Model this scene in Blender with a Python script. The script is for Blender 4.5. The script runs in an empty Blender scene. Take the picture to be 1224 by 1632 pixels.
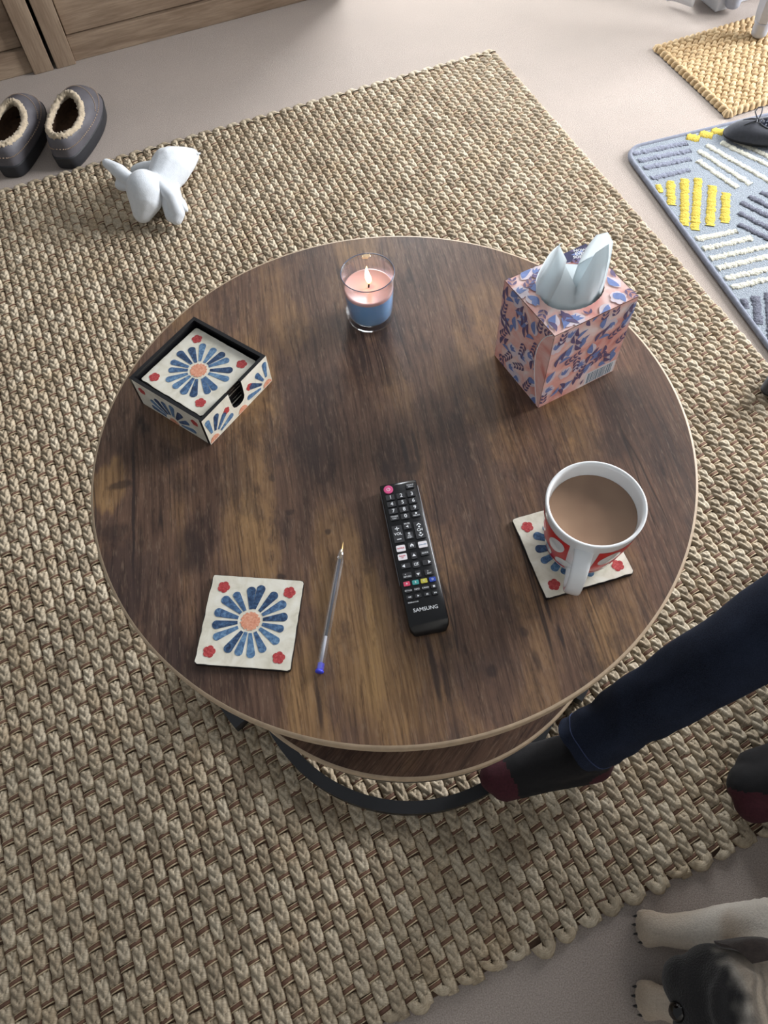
import bpy, bmesh, math, random
import numpy as np
from mathutils import Vector, Matrix, noise as mnoise

random.seed(7)
rng = np.random.default_rng(7)
R = math.radians
PI = math.pi
scene = bpy.context.scene
COL = scene.collection

# ------------------------------------------------------------------ camera
CAM_Z = 1.1875
cam_d = bpy.data.cameras.new('camera')
cam = bpy.data.objects.new('camera', cam_d)
COL.objects.link(cam)
cam_d.sensor_fit = 'VERTICAL'
cam_d.sensor_height = 36.0
cam_d.lens = 36.0 * 1212.32 / 1632.0
cam_d.clip_start = 0.02
cr = Vector((0.9970, -0.0671, -0.0377))
cu = Vector((0.0770, 0.8693, 0.4883))
cf = Vector((0.0000, 0.4897, -0.8719))
m = Matrix((( cr.x, cu.x, -cf.x, 0.0), (cr.y, cu.y, -cf.y, 0.0), (cr.z, cu.z, -cf.z, CAM_Z), (0, 0, 0, 1)))
cam.matrix_world = m
scene.camera = cam

# ------------------------------------------------------------------ world, lights, exposure
world = bpy.data.worlds.new('room_light')
scene.world = world
world.use_nodes = True
bg = world.node_tree.nodes['Background']
bg.inputs['Color'].default_value = (0.90, 0.95, 1.0, 1)
bg.inputs['Strength'].default_value = 0.30

# the room's axes are turned against the camera's: U runs along the cabinet, V runs away towards it
RA = R(18.865)
UX, UY = math.cos(RA), math.sin(RA)


def room(u, v, z=0.0):
    return Vector((u * UX - v * UY, u * UY + v * UX, z))


def area_light(name, loc, target, sx, sy, power, color):
    d = bpy.data.lights.new(name, 'AREA')
    d.shape = 'RECTANGLE'
    d.size, d.size_y = sx, sy
    d.energy = power
    d.color = color
    o = bpy.data.objects.new(name, d)
    COL.objects.link(o)
    o.location = loc
    o.rotation_euler = (Vector(target) - Vector(loc)).to_track_quat('-Z', 'Y').to_euler()
    return o


WIN_U, WIN_V0, WIN_V1, WIN_Z0, WIN_Z1 = 3.30, 0.10, 1.64, 0.55, 2.25
wc = room(WIN_U + 0.06, (WIN_V0 + WIN_V1) / 2, (WIN_Z0 + WIN_Z1) / 2)
area_light('window_daylight', wc, wc - room(1, 0, 0), WIN_V1 - WIN_V0, WIN_Z1 - WIN_Z0, 235.0, (0.97, 0.98, 1.0))

# glazed door in the back wall
wc2 = room(1.20, 2.80, 1.15)
area_light('door_daylight', wc2, wc2 - room(0, 1, 0), 0.70, 1.90, 62.0, (0.95, 0.98, 1.0))

scene.view_settings.view_transform = 'Standard'
scene.view_settings.look = 'None'
scene.view_settings.gamma = 1.0
scene.view_settings.use_curve_mapping = False
scene.view_settings.exposure = 0.12


# ------------------------------------------------------------------ material helpers
def s2l(c):
    c = c / 255.0
    return c / 12.92 if c <= 0.04045 else ((c + 0.055) / 1.055) ** 2.4


def rgb(r, g, b):
    return (s2l(r), s2l(g), s2l(b), 1.0)


class NT:
    def __init__(self, name):
        self.mat = bpy.data.materials.new(name)
        self.mat.use_nodes = True
        self.t = self.mat.node_tree
        self.b = self.t.nodes['Principled BSDF']
        self.out = self.t.nodes['Material Output']

    def n(self, kind, **kw):
        nd = self.t.nodes.new(kind)
        for k, v in kw.items():
            setattr(nd, k, v)
        return nd

    def l(self, a, b):
        self.t.links.new(a, b)

    def setv(self, sock, val):
        if hasattr(val, 'is_output') or hasattr(val, 'links'):
            self.l(val, sock)
        else:
            sock.default_value = val

    def coord(self, which='Object'):
        return self.n('ShaderNodeTexCoord').outputs[which]

    def pos(self):
        return self.n('ShaderNodeNewGeometry').outputs['Position']

    def scaled(self, vec, s):
        nd = self.n('ShaderNodeMapping')
        self.l(vec, nd.inputs['Vector'])
        nd.inputs['Scale'].default_value = s if hasattr(s, '__len__') else (s, s, s)
        return nd.outputs[0]

    def noise(self, vec, scale=1.0, detail=3.0, rough=0.55, dist=0.0):
        nd = self.n('ShaderNodeTexNoise')
        if vec is not None:
            self.l(vec, nd.inputs['Vector'])
        nd.inputs['Scale'].default_value = scale
        nd.inputs['Detail'].default_value = detail
        nd.inputs['Roughness'].default_value = rough
        nd.inputs['Distortion'].default_value = dist
        return nd.outputs[0]

    def math(self, op, a, b=0.0, c=None, clamp=False):
        nd = self.n('ShaderNodeMath', operation=op, use_clamp=clamp)
        self.setv(nd.inputs[0], a)
        self.setv(nd.inputs[1], b)
        if c is not None:
            self.setv(nd.inputs[2], c)
        return nd.outputs[0]

    def vmath(self, op, a, b=(0, 0, 0)):
        nd = self.n('ShaderNodeVectorMath', operation=op)
        self.setv(nd.inputs[0], a)
        self.setv(nd.inputs[1], b)
        return nd.outputs['Value'] if op in ('LENGTH', 'DOT_PRODUCT') else nd.outputs[0]

    def ramp(self, fac, stops, interp='LINEAR'):
        nd = self.n('ShaderNodeValToRGB')
        nd.color_ramp.interpolation = interp
        el = nd.color_ramp.elements
        while len(el) < len(stops):
            el.new(0.5)
        for e, (p, c) in zip(el, stops):
            e.position = p
            e.color = c if hasattr(c, '__len__') else (c, c, c, 1)
        self.l(fac, nd.inputs[0])
        return nd.outputs[0]

    def mix(self, fac, a, b, mode='MIX'):
        nd = self.n('ShaderNodeMix', data_type='RGBA', blend_type=mode)
        self.setv(nd.inputs[0], fac)
        self.setv(nd.inputs[6], a)
        self.setv(nd.inputs[7], b)
        return nd.outputs[2]

    def maprange(self, v, a, b, c=0.0, d=1.0, smooth=False):
        nd = self.n('ShaderNodeMapRange')
        if smooth:
            nd.interpolation_type = 'SMOOTHSTEP'
        self.l(v, nd.inputs[0])
        for i, q in enumerate((a, b, c, d)):
            nd.inputs[1 + i].default_value = q
        return nd.outputs[0]

    def bump(self, h, strength=0.3, dist=0.002, normal=None):
        nd = self.n('ShaderNodeBump')
        nd.inputs['Strength'].default_value = strength
        nd.inputs['Distance'].default_value = dist
        self.l(h, nd.inputs['Height'])
        if normal is not None:
            self.l(normal, nd.inputs['Normal'])
        self.l(nd.outputs[0], self.b.inputs['Normal'])
        return nd.outputs[0]

    def base(self, v):
        self.setv(self.b.inputs['Base Color'], v)

    def rough(self, v):
        self.setv(self.b.inputs['Roughness'], v)


def simple(name, col, rough=0.5, metal=0.0, var=0.08, scale=40.0, bump=0.0, spec=None, coat=0.0, sheen=0.0):
    """plain colour with a light procedural variation, so no surface is dead flat"""
    n = NT(name)
    f = n.noise(n.coord(), scale, 3.0)
    d = tuple(c * (1 - var) for c in col[:3]) + (1,)
    l = tuple(min(1, c * (1 + var)) for c in col[:3]) + (1,)
    n.base(n.ramp(f, [(0.3, d), (0.7, l)]))
    n.rough(rough)
    n.b.inputs['Metallic'].default_value = metal
    if spec is not None:
        n.b.inputs['Specular IOR Level'].default_value = spec
    if coat:
        n.b.inputs['Coat Weight'].default_value = coat
    if sheen:
        n.b.inputs['Sheen Weight'].default_value = sheen
    if bump:
        n.bump(n.noise(n.coord(), scale * 4, 4.0), bump, 0.001)
    return n.mat


def glassy(name, tint=(1, 1, 1, 1), gloss_min=0.04, rough=0.03):
    """clear wall of glass or plastic: Fresnel mix of transmission and reflection"""
    n = NT(name)
    tr = n.n('ShaderNodeBsdfTransparent')
    tr.inputs[0].default_value = tint
    gl = n.n('ShaderNodeBsdfGlossy')
    gl.inputs['Color'].default_value = (1, 1, 1, 1)
    gl.inputs['Roughness'].default_value = rough
    lw = n.n('ShaderNodeLayerWeight')
    lw.inputs[0].default_value = 0.5
    f = n.math('ADD', n.math('MULTIPLY', n.math('POWER', lw.outputs['Facing'], 3.0), 0.9), gloss_min, clamp=True)
    mx = n.n('ShaderNodeMixShader')
    n.l(f, mx.inputs[0])
    n.l(tr.outputs[0], mx.inputs[1])
    n.l(gl.outputs[0], mx.inputs[2])
    n.l(mx.outputs[0], n.out.inputs[0])
    return n.mat


# ------------------------------------------------------------------ object helpers
def empty(name, loc=(0, 0, 0), rz=0.0):
    o = bpy.data.objects.new(name, None)
    o.empty_display_size = 0.05
    COL.objects.link(o)
    o.location = loc
    o.rotation_euler = (0, 0, rz)
    return o


def tag(o, label=None, cat=None, group=None, kind=None):
    if label:
        o['label'] = label
    if cat:
        o['category'] = cat
    if group:
        o['group'] = group
    if kind:
        o['kind'] = kind
    return o


def link(name, me, parent=None, loc=None, rot=None, scale=None):
    o = bpy.data.objects.new(name, me)
    COL.objects.link(o)
    if parent is not None:
        o.parent = parent
    if loc is not None:
        o.location = loc
    if rot is not None:
        o.rotation_euler = rot
    if scale is not None:
        o.scale = scale
    return o


def mk(name, verts, faces, mats, smooth=True, midx=None):
    me = bpy.data.meshes.new(name)
    me.from_pydata([tuple(v) for v in verts], [], [tuple(f) for f in faces])
    for mm in (mats if isinstance(mats, (list, tuple)) else [mats]):
        me.materials.append(mm)
    if midx is not None:
        me.polygons.foreach_set('material_index', midx)
    if smooth:
        me.polygons.foreach_set('use_smooth', [True] * len(me.polygons))
    me.update()
    return me


def obj(name, verts, faces, mats, parent=None, smooth=True, midx=None, **kw):
    return link(name, mk(name, verts, faces, mats, smooth, midx), parent, **kw)


def from_bm(name, bm, mats, parent=None, smooth=False, **kw):
    me = bpy.data.meshes.new(name)
    bmesh.ops.recalc_face_normals(bm, faces=bm.faces[:])
    bm.to_mesh(me)
    bm.free()
    for mm in (mats if isinstance(mats, (list, tuple)) else [mats]):
        me.materials.append(mm)
    if smooth:
        me.polygons.foreach_set('use_smooth', [True] * len(me.polygons))
    return link(name, me, parent, **kw)


def box_bm(x0, x1, y0, y1, z0, z1, bevel=0.0, seg=2):
    bm = bmesh.new()
    bmesh.ops.create_cube(bm, size=1.0)
    for v in bm.verts:
        v.co = Vector(((x0 + x1) / 2 + v.co.x * (x1 - x0), (y0 + y1) / 2 + v.co.y * (y1 - y0), (z0 + z1) / 2 + v.co.z * (z1 - z0)))
    if bevel:
        bmesh.ops.bevel(bm, geom=bm.edges[:], offset=bevel, segments=seg, profile=0.5, affect='EDGES')
    return bm


def box(name, b, mat_, parent=None, bevel=0.002, seg=2, **kw):
    return from_bm(name, box_bm(*b, bevel=bevel, seg=seg), mat_, parent, **kw)


def sharp_auto(o, ang=40):
    """smooth shading that keeps hard edges"""
    me = o.data
    me.polygons.foreach_set('use_smooth', [True] * len(me.polygons))
    bm = bmesh.new()
    bm.from_mesh(me)
    for e in bm.edges:
        e.smooth = not (len(e.link_faces) == 2 and e.calc_face_angle(0) > R(ang))
    bm.to_mesh(me)
    bm.free()
    return o


def lathe(profile, seg=48, close_bottom=True, close_top=False):
    vs, fs = [], []
    n = len(profile)
    for r, z in profile:
        for k in range(seg):
            a = 2 * PI * k / seg
            vs.append((r * math.cos(a), r * math.sin(a), z))
    for i in range(n - 1):
        for k in range(seg):
            k2 = (k + 1) % seg
            fs.append((i * seg + k, i * seg + k2, (i + 1) * seg + k2, (i + 1) * seg + k))
    if close_bottom:
        fs.append(tuple(reversed(range(seg))))
    if close_top:
        fs.append(tuple((n - 1) * seg + k for k in range(seg)))
    return vs, fs


def loft(rings, caps=(True, True), closed=True):
    vs, fs = [], []
    n = len(rings[0])
    for r in rings:
        vs.extend(r)
    for i in range(len(rings) - 1):
        for k in range(n if closed else n - 1):
            k2 = (k + 1) % n
            fs.append((i * n + k, i * n + k2, (i + 1) * n + k2, (i + 1) * n + k))
    if closed and caps[0]:
        fs.append(tuple(reversed(range(n))))
    if closed and caps[1]:
        fs.append(tuple((len(rings) - 1) * n + k for k in range(n)))
    return vs, fs


def tube(path, rad, seg=8, closed=False, caps=(True, True), flat=1.0):
    """round tube along a path; rad is a number or one per point"""
    P = [Vector(p) for p in path]
    n = len(P)
    rads = rad if hasattr(rad, '__len__') else [rad] * n
    rings = []
    up = None
    for i in range(n):
        if closed:
            t = (P[(i + 1) % n] - P[i - 1]).normalized()
        else:
            t = (P[min(i + 1, n - 1)] - P[max(i - 1, 0)]).normalized()
        if up is None:
            up = Vector((0, 0, 1)) if abs(t.z) < 0.9 else Vector((0, 1, 0))
        s = t.cross(up).normalized()
        up = s.cross(t).normalized()
        rings.append([P[i] + (s * math.cos(2 * PI * k / seg) + up * math.sin(2 * PI * k / seg) * flat) * rads[i] for k in range(seg)])
    if closed:
        vs = [p for r in rings for p in r]
        fs = []
        for i in range(n):
            j = (i + 1) % n
            for k in range(seg):
                k2 = (k + 1) % seg
                fs.append((i * seg + k, i * seg + k2, j * seg + k2, j * seg + k))
        return vs, fs
    return loft(rings, caps)


def merge(*parts):
    vs, fs = [], []
    for v, f in parts:
        b = len(vs)
        vs.extend(v)
        fs.extend(tuple(i + b for i in q) for q in f)
    return vs, fs


def prism(poly, z0, z1):
    n = len(poly)
    vs = [(x, y, z0) for x, y in poly] + [(x, y, z1) for x, y in poly]
    fs = [tuple(reversed(range(n))), tuple(range(n, 2 * n))]
    for k in range(n):
        k2 = (k + 1) % n
        fs.append((k, k2, n + k2, n + k))
    return vs, fs


def rrect(w, h, r, n=5):
    pts = []
    for cx, cy, a0 in ((w / 2 - r, h / 2 - r, 0), (-w / 2 + r, h / 2 - r, 90), (-w / 2 + r, -h / 2 + r, 180), (w / 2 - r, -h / 2 + r, 270)):
        for k in range(n + 1):
            a = R(a0 + 90 * k / n)
            pts.append((cx + r * math.cos(a), cy + r * math.sin(a)))
    return pts


def text_mesh(body, size, mat_, extrude=0.00005, align='CENTER', bold=0.0):
    c = bpy.data.curves.new('lettering', 'FONT')
    c.body = body
    c.size = size
    c.align_x = align
    c.align_y = 'CENTER'
    c.extrude = extrude
    c.offset = bold
    c.resolution_u = 3
    o = bpy.data.objects.new('lettering_tmp', c)
    COL.objects.link(o)
    dg = bpy.context.evaluated_depsgraph_get()
    me = bpy.data.meshes.new_from_object(o.evaluated_get(dg))
    COL.objects.unlink(o)
    bpy.data.objects.remove(o)
    me.materials.clear()
    me.materials.append(mat_)
    me.name = 'lettering'
    return me


def blob_mesh(name, balls, mats, voxel=0.004, smooth_it=6, subdiv=2):
    """union of ellipsoids/tapered capsules, remeshed into one continuous skin"""
    bm = bmesh.new()
    for b in balls:
        if b[0] == 'e':
            _, c, r, e = b
            mm = Matrix.LocRotScale(Vector(c), Matrix.Rotation(0, 3, 'X').to_quaternion() if e is None else __import__('mathutils').Euler(e).to_quaternion(), Vector(r))
            bmesh.ops.create_icosphere(bm, subdivisions=3, radius=1.0, matrix=mm)
        else:
            _, pts = b
            for i in range(len(pts) - 1):
                (p, r0), (q, r1) = pts[i], pts[i + 1]
                p, q = Vector(p), Vector(q)
                steps = max(2, int((q - p).length / (min(r0, r1) * 0.35)))
                for k in range(steps + 1):
                    t = k / steps
                    bmesh.ops.create_icosphere(bm, subdivisions=2, radius=r0 + (r1 - r0) * t, matrix=Matrix.Translation(p.lerp(q, t)))
    me = bpy.data.meshes.new(name + '_src')
    bm.to_mesh(me)
    bm.free()
    o = bpy.data.objects.new(name + '_src', me)
    COL.objects.link(o)
    md = o.modifiers.new('r', 'REMESH')
    md.mode = 'VOXEL'
    md.voxel_size = voxel
    ms = o.modifiers.new('s', 'SMOOTH')
    ms.factor = 0.5
    ms.iterations = smooth_it
    dg = bpy.context.evaluated_depsgraph_get()
    res = bpy.data.meshes.new_from_object(o.evaluated_get(dg))
    bpy.data.objects.remove(o)
    bpy.data.meshes.remove(me)
    res.name = name
    res.materials.clear()
    for mm in (mats if isinstance(mats, (list, tuple)) else [mats]):
        res.materials.append(mm)
    res.polygons.foreach_set('use_smooth', [True] * len(res.polygons))
    return res


def copy_tree(o, parent=None):
    c = o.copy()
    COL.objects.link(c)
    c.parent = parent
    for ch in list(o.children):
        copy_tree(ch, c)
    return c


def cat_rom(pts, n):
    """closed=False Catmull-Rom through points, n samples per span"""
    P = [np.array(p, float) for p in pts]
    out = []
    for i in range(len(P) - 1):
        p0, p1, p2, p3 = P[max(i - 1, 0)], P[i], P[i + 1], P[min(i + 2, len(P) - 1)]
        for k in range(n):
            t = k / n
            out.append(0.5 * ((2 * p1) + (-p0 + p2) * t + (2 * p0 - 5 * p1 + 4 * p2 - p3) * t * t + (-p0 + 3 * p1 - 3 * p2 + p3) * t ** 3))
    out.append(P[-1])
    return out


# ------------------------------------------------------------------ materials
def carpet_mat():
    n = NT('carpet_pile')
    p = n.pos()
    f = n.noise(p, 520.0, 3.0, 0.8)
    g = n.noise(p, 9.0, 3.0)
    c = n.ramp(f, [(0.32, rgb(150, 136, 127)), (0.66, rgb(208, 195, 186))])
    c = n.mix(n.maprange(g, 0.35, 0.7, 0.0, 0.25), c, rgb(168, 158, 150))
    n.base(c)
    n.rough(0.95)
    n.b.inputs['Specular IOR Level'].default_value = 0.1
    n.b.inputs['Sheen Weight'].default_value = 0.15
    n.bump(n.noise(p, 620.0, 3.0, 0.8), 0.8, 0.003)
    return n.mat


def jute_mat(name, dark, mid, light, warm):
    n = NT(name)
    p = n.pos()
    at = n.n('ShaderNodeAttribute', attribute_name='tint').outputs['Fac']
    fib = n.n('ShaderNodeAttribute', attribute_name='fib').outputs['Vector']
    fn = n.noise(n.scaled(fib, (16.0, 2.0, 1.0)), 1.0, 2.0, 0.6)
    q = n.noise(p, 55.0, 2.0)
    f = n.math('ADD', n.math('MULTIPLY', at, 0.55), n.math('MULTIPLY', q, 0.45))
    c = n.ramp(f, [(0.2, dark), (0.5, mid), (0.8, light)])
    c = n.mix(n.maprange(n.noise(p, 14.0, 2.0), 0.5, 0.75, 0.0, 0.55), c, warm)
    c = n.mix(n.maprange(fn, 0.36, 0.62, 0.60, 0.0), c, n.mix(1.0, c, (0.42, 0.38, 0.34, 1), 'MULTIPLY'))
    n.base(c)
    n.rough(0.62)
    n.b.inputs['Specular IOR Level'].default_value = 0.35
    n.bump(fn, 0.55, 0.0012)
    return n.mat


def tabletop_wood(name, spots, seed=0.0, tone=1.0, marks=()):
    n = NT(name)
    p = n.coord()
    off = n.n('ShaderNodeMapping')
    n.l(p, off.inputs[0])
    off.inputs['Location'].default_value = (seed, seed * 1.7, 0)
    p2 = off.outputs[0]
    wob = n.noise(n.scaled(p2, (16, 3.5, 1)), 1.0, 2.0)
    wobv = n.n('ShaderNodeCombineXYZ')
    n.l(n.math('MULTIPLY', n.math('SUBTRACT', wob, 0.5), 0.026), wobv.inputs[0])
    pw = n.vmath('ADD', p2, wobv.outputs[0])
    a = n.noise(n.scaled(pw, (15, 2.6, 1)), 1.0, 3.0, 0.5)
    b = n.noise(n.scaled(pw, (60, 3.2, 1)), 1.0, 3.0, 0.6)
    g = n.noise(n.scaled(pw, (330, 11, 1)), 1.0, 3.0, 0.6)
    g2 = n.noise(n.scaled(p2, (520, 60, 1)), 1.0, 2.0, 0.6)
    blot = n.noise(n.scaled(p2, (15, 7.0, 1)), 1.0, 6.0, 0.68, 0.2)
    g3 = n.noise(n.scaled(p2, (260, 34, 1)), 1.0, 3.0, 0.7)
    cl = n.noise(n.scaled(p2, (26, 15, 1)), 1.0, 5.0, 0.7)
    v = n.math('ADD', n.math('MULTIPLY', a, 0.52), n.math('ADD', n.math('MULTIPLY', b, 0.22), n.math('MULTIPLY', cl, 0.28)))
    # light and dark areas of the printed board, each at its own place
    jag = n.n('ShaderNodeCombineXYZ')
    n.l(n.math('MULTIPLY', n.math('SUBTRACT', n.noise(n.scaled(p2, (45, 9, 1)), 1.0, 4.0, 0.6), 0.5), 0.05), jag.inputs[0])
    n.l(n.math('MULTIPLY', n.math('SUBTRACT', n.noise(n.scaled(p2, (80, 20, 1)), 1.0, 3.0, 0.6), 0.5), 0.09), jag.inputs[1])
    pj = n.vmath('ADD', p, jag.outputs[0])
    for (x, y, rx, ry, amt) in spots:
        d = n.vmath('MULTIPLY', n.vmath('SUBTRACT', pj, (x, y, 0)), (1 / rx, 1 / ry, 0))
        v = n.math('ADD', v, n.maprange(n.vmath('LENGTH', d), 1.15, 0.55, 0.0, amt, True))
    dk, md_, tn, hi = [tuple(q * tone for q in c[:3]) + (1,) for c in (rgb(74, 55, 47), rgb(106, 81, 66), rgb(142, 110, 77), rgb(166, 131, 88))]
    c = n.ramp(v, [(0.36, dk), (0.52, md_), (0.68, tn), (0.85, hi)])
    # dark weathered patches
    pm = n.maprange(blot, 0.53, 0.60, 0.0, 0.50)
    c = n.mix(pm, c, tuple(q * tone for q in rgb(68, 54, 50)[:3]) + (1,))
    # fine grain and pores
    c = n.mix(n.maprange(g, 0.36, 0.58, 0.70, 0.0), c, n.mix(1.0, c, (0.38, 0.34, 0.33, 1), 'MULTIPLY'))
    c = n.mix(n.maprange(g3, 0.56, 0.66, 0.0, 0.60), c, n.mix(1.0, c, (0.40, 0.37, 0.37, 1), 'MULTIPLY'))
    c = n.mix(n.maprange(g2, 0.56, 0.70, 0.0, 0.22), c, rgb(160, 138, 116))
    # long cracks
    ck = n.noise(n.scaled(pw, (22, 0.9, 1)), 1.0, 2.0, 0.5)
    ckm = n.math('MULTIPLY', n.maprange(n.math('ABSOLUTE', n.math('SUBTRACT', ck, 0.5)), 0.0, 0.010, 1.0, 0.0),
                 n.maprange(n.noise(n.scaled(p2, (11, 5, 1)), 1.0, 2.0), 0.50, 0.60, 0.0, 0.85))
    c = n.mix(ckm, c, rgb(34, 26, 24))
    # knots and short dark flecks
    vo = n.n('ShaderNodeTexVoronoi')
    n.l(n.scaled(pj, (17, 8, 1)), vo.inputs['Vector'])
    vo.inputs['Scale'].default_value = 1.0
    kn = n.maprange(vo.outputs['Distance'], 0.05, 0.17, 0.8, 0.0)
    c = n.mix(n.math('MULTIPLY', kn, n.maprange(n.noise(n.scaled(p2, (7, 4, 1)), 1.0, 1.0), 0.5, 0.6)), c, rgb(40, 31, 29))
    jg = n.n('ShaderNodeCombineXYZ')
    n.l(n.math('MULTIPLY', n.math('SUBTRACT', n.noise(n.scaled(p2, (70, 30, 1)), 1.0, 4.0, 0.7), 0.5), 0.0045), jg.inputs[0])
    n.l(n.math('MULTIPLY', n.math('SUBTRACT', n.noise(n.scaled(p2, (150, 40, 1)), 1.0, 3.0, 0.6), 0.5), 0.010), jg.inputs[1])
    pk_ = n.vmath('ADD', p, jg.outputs[0])
    mm = None
    for (x, y, rx, ry, amt) in marks:
        d = n.vmath('MULTIPLY', n.vmath('SUBTRACT', pk_, (x, y, 0)), (1 / rx, 1 / ry, 0))
        q = n.maprange(n.vmath('LENGTH', d), 1.1, 0.6, 0.0, amt)
        mm = q if mm is None else n.math('MAXIMUM', mm, q)
    if mm is not None:
        c = n.mix(mm, c, rgb(46, 36, 34))
    n.base(c)
    n.rough(n.maprange(g, 0.3, 0.7, 0.50, 0.38))
    n.b.inputs['Specular IOR Level'].default_value = 0.36
    n.bump(n.math('ADD', g, n.math('MULTIPLY', ckm, -0.6)), 0.12, 0.0008)
    return n.mat


def oak_mat():
    n = NT('washed_oak')
    p = n.coord()
    w = n.noise(n.scaled(p, (3.5, 30, 30)), 1.0, 4.0, 0.6, 0.5)
    g = n.noise(n.scaled(p, (14, 190, 190)), 1.0, 3.0, 0.6)
    c = n.ramp(w, [(0.3, rgb(122, 102, 84)), (0.55, rgb(152, 132, 112)), (0.75, rgb(172, 152, 130))])
    c = n.mix(n.maprange(g, 0.35, 0.6, 0.4, 0.0), c, rgb(104, 84, 66))
    n.base(c)
    n.rough(0.6)
    n.bump(g, 0.15, 0.001)
    return n.mat


def denim_mat():
    n = NT('dark_denim')
    p = n.coord()
    f = n.noise(p, 900.0, 2.0, 0.7)
    g = n.noise(p, 14.0, 3.0)
    c = n.ramp(f, [(0.3, rgb(15, 18, 28)), (0.7, rgb(38, 45, 62))])
    c = n.mix(n.maprange(g, 0.4, 0.75, 0.0, 0.4), c, rgb(46, 55, 76))
    n.base(c)
    n.rough(0.9)
    n.b.inputs['Specular IOR Level'].default_value = 0.15
    n.bump(f, 0.25, 0.0006)
    return n.mat


def watercolour(name, lo, mid, hi, scale=260.0):
    n = NT(name)
    f = n.noise(n.pos(), scale, 3.0, 0.6, 0.6)
    n.base(n.ramp(f, [(0.30, lo), (0.5, mid), (0.70, hi)]))
    n.rough(0.35)
    return n.mat


M = {}
M['carpet'] = carpet_mat()
M['jute'] = jute_mat('braided_jute', rgb(150, 135, 114), rgb(190, 175, 151), rgb(214, 202, 180), rgb(188, 165, 133))
M['weft'] = simple('weft_brown', rgb(112, 82, 66), 0.8, var=0.25, scale=60)
M['cord'] = simple('weft_cord', rgb(196, 178, 148), 0.75, var=0.15, scale=60)
M['backing'] = simple('rug_backing', rgb(84, 64, 50), 0.9, var=0.2, scale=60)
M['jute_gold'] = jute_mat('golden_jute', rgb(158, 128, 88), rgb(202, 173, 130), rgb(224, 200, 160), rgb(206, 174, 126))
M['oak'] = oak_mat()
M['gap'] = simple('shadow_gap', rgb(26, 20, 18), 0.8)
M['metal'] = simple('black_powder_coat', rgb(26, 27, 30), 0.45, metal=0.0, var=0.1)
M['band'] = simple('edge_banding', rgb(178, 156, 130), 0.55, var=0.12, scale=80)
M['black'] = simple('black_lacquer', rgb(22, 22, 25), 0.3, var=0.15, bump=0.1)
M['cream'] = watercolour('cream_glaze', rgb(206, 200, 182), rgb(222, 217, 202), rgb(232, 229, 218), 60.0)
M['petal'] = watercolour('blue_petal', rgb(44, 66, 98), rgb(68, 98, 136), rgb(106, 138, 170), 240.0)
M['petal2'] = watercolour('blue_petal_light', rgb(58, 86, 122), rgb(86, 120, 156), rgb(126, 158, 186), 240.0)
M['petal3'] = watercolour('blue_petal_dark', rgb(28, 43, 72), rgb(46, 70, 104), rgb(80, 110, 144), 240.0)
M['red'] = watercolour('red_blossom', rgb(146, 44, 48), rgb(176, 62, 64), rgb(196, 98, 96), 500.0)
M['coral'] = watercolour('coral_centre', rgb(196, 124, 98), rgb(216, 150, 122), rgb(224, 178, 154), 400.0)
M['white_china'] = simple('white_china', rgb(236, 238, 240), 0.12, var=0.01, coat=0.4)
M['mug_red'] = simple('mug_red', rgb(206, 22, 34), 0.3, var=0.05)
M['plush'] = simple('white_plush', rgb(206, 211, 217), 0.95, var=0.04, scale=120, bump=0.6, sheen=0.3)
M['white_paint'] = simple('white_paint', rgb(222, 226, 232), 0.5, var=0.02)
M['grey_paint'] = simple('pale_grey_paint', rgb(172, 178, 192), 0.45, var=0.03)
M['wall'] = simple('wall_paint', rgb(205, 202, 196), 0.9, var=0.02)
M['denim'] = denim_mat()
M['sock'] = simple('black_sock', rgb(17, 16, 19), 0.95, var=0.2, scale=300, bump=0.4)
M['burgundy'] = simple('burgundy_sock', rgb(64, 22, 32), 0.95, var=0.2, scale=300, bump=0.4)
M['stitch'] = simple('denim_stitch', rgb(52, 64, 98), 0.9)

# ------------------------------------------------------------------ the setting
tag(obj('floor', [(-4, -3, 0), (5, -3, 0), (5, 5, 0), (-4, 5, 0)], [(0, 1, 2, 3)], M['carpet'], smooth=False),
    'pale beige cut-pile carpet across the room', 'floor', kind='structure')


def room_box(name, u0, u1, v0, v1, z0, z1, mat_, parent=None, bevel=0.0, **kw):
    o = from_bm(name, box_bm(u0, u1, v0, v1, z0, z1, bevel=bevel), mat_, parent, **kw)
    if parent is None:
        o.rotation_euler = (0, 0, RA)
    return o


wb = empty('wall_back', (0, 0, 0), RA)
tag(wb, 'painted wall behind the oak cabinets', 'wall', kind='structure')
for b in ((-2.2, 0.85, 2.72, 2.78, 0, 2.4), (1.55, 1.72, 2.72, 2.78, 0, 2.4), (0.85, 1.55, 2.72, 2.78, 2.1, 2.4)):
    room_box('wall_panel', *b, M['wall'], wb)
dr = empty('door_1', (0, 0, 0), RA)
tag(dr, 'white framed glazed door in the back wall', 'door', kind='structure')
for b in ((0.85, 0.90, 2.72, 2.77, 0, 2.1), (1.50, 1.55, 2.72, 2.77, 0, 2.1), (0.90, 1.50, 2.72, 2.77, 0, 0.18), (0.90, 1.50, 2.72, 2.77, 2.05, 2.1)):
    room_box('frame_bar', *b, M['white_paint'], dr, bevel=0.004)
wn = room_box('wall_alcove', 1.72, 3.38, 1.745, 2.80, 0, 2.4, M['wall'])
tag(wn, 'painted wall behind the white curtain and chair', 'wall', kind='structure')
sk = room_box('baseboard_alcove', 1.70, 3.28, 1.722, 1.745, 0, 0.12, M['white_paint'], bevel=0.004)
tag(sk, 'white painted skirting board beside the curtain', 'skirting', kind='structure')
tr = room_box('trim_1', 1.655, 1.72, 1.712, 1.80, 0, 2.2, M['white_paint'], bevel=0.004)
tag(tr, 'white painted corner casing at the end of the skirting', 'trim', kind='structure')
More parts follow.
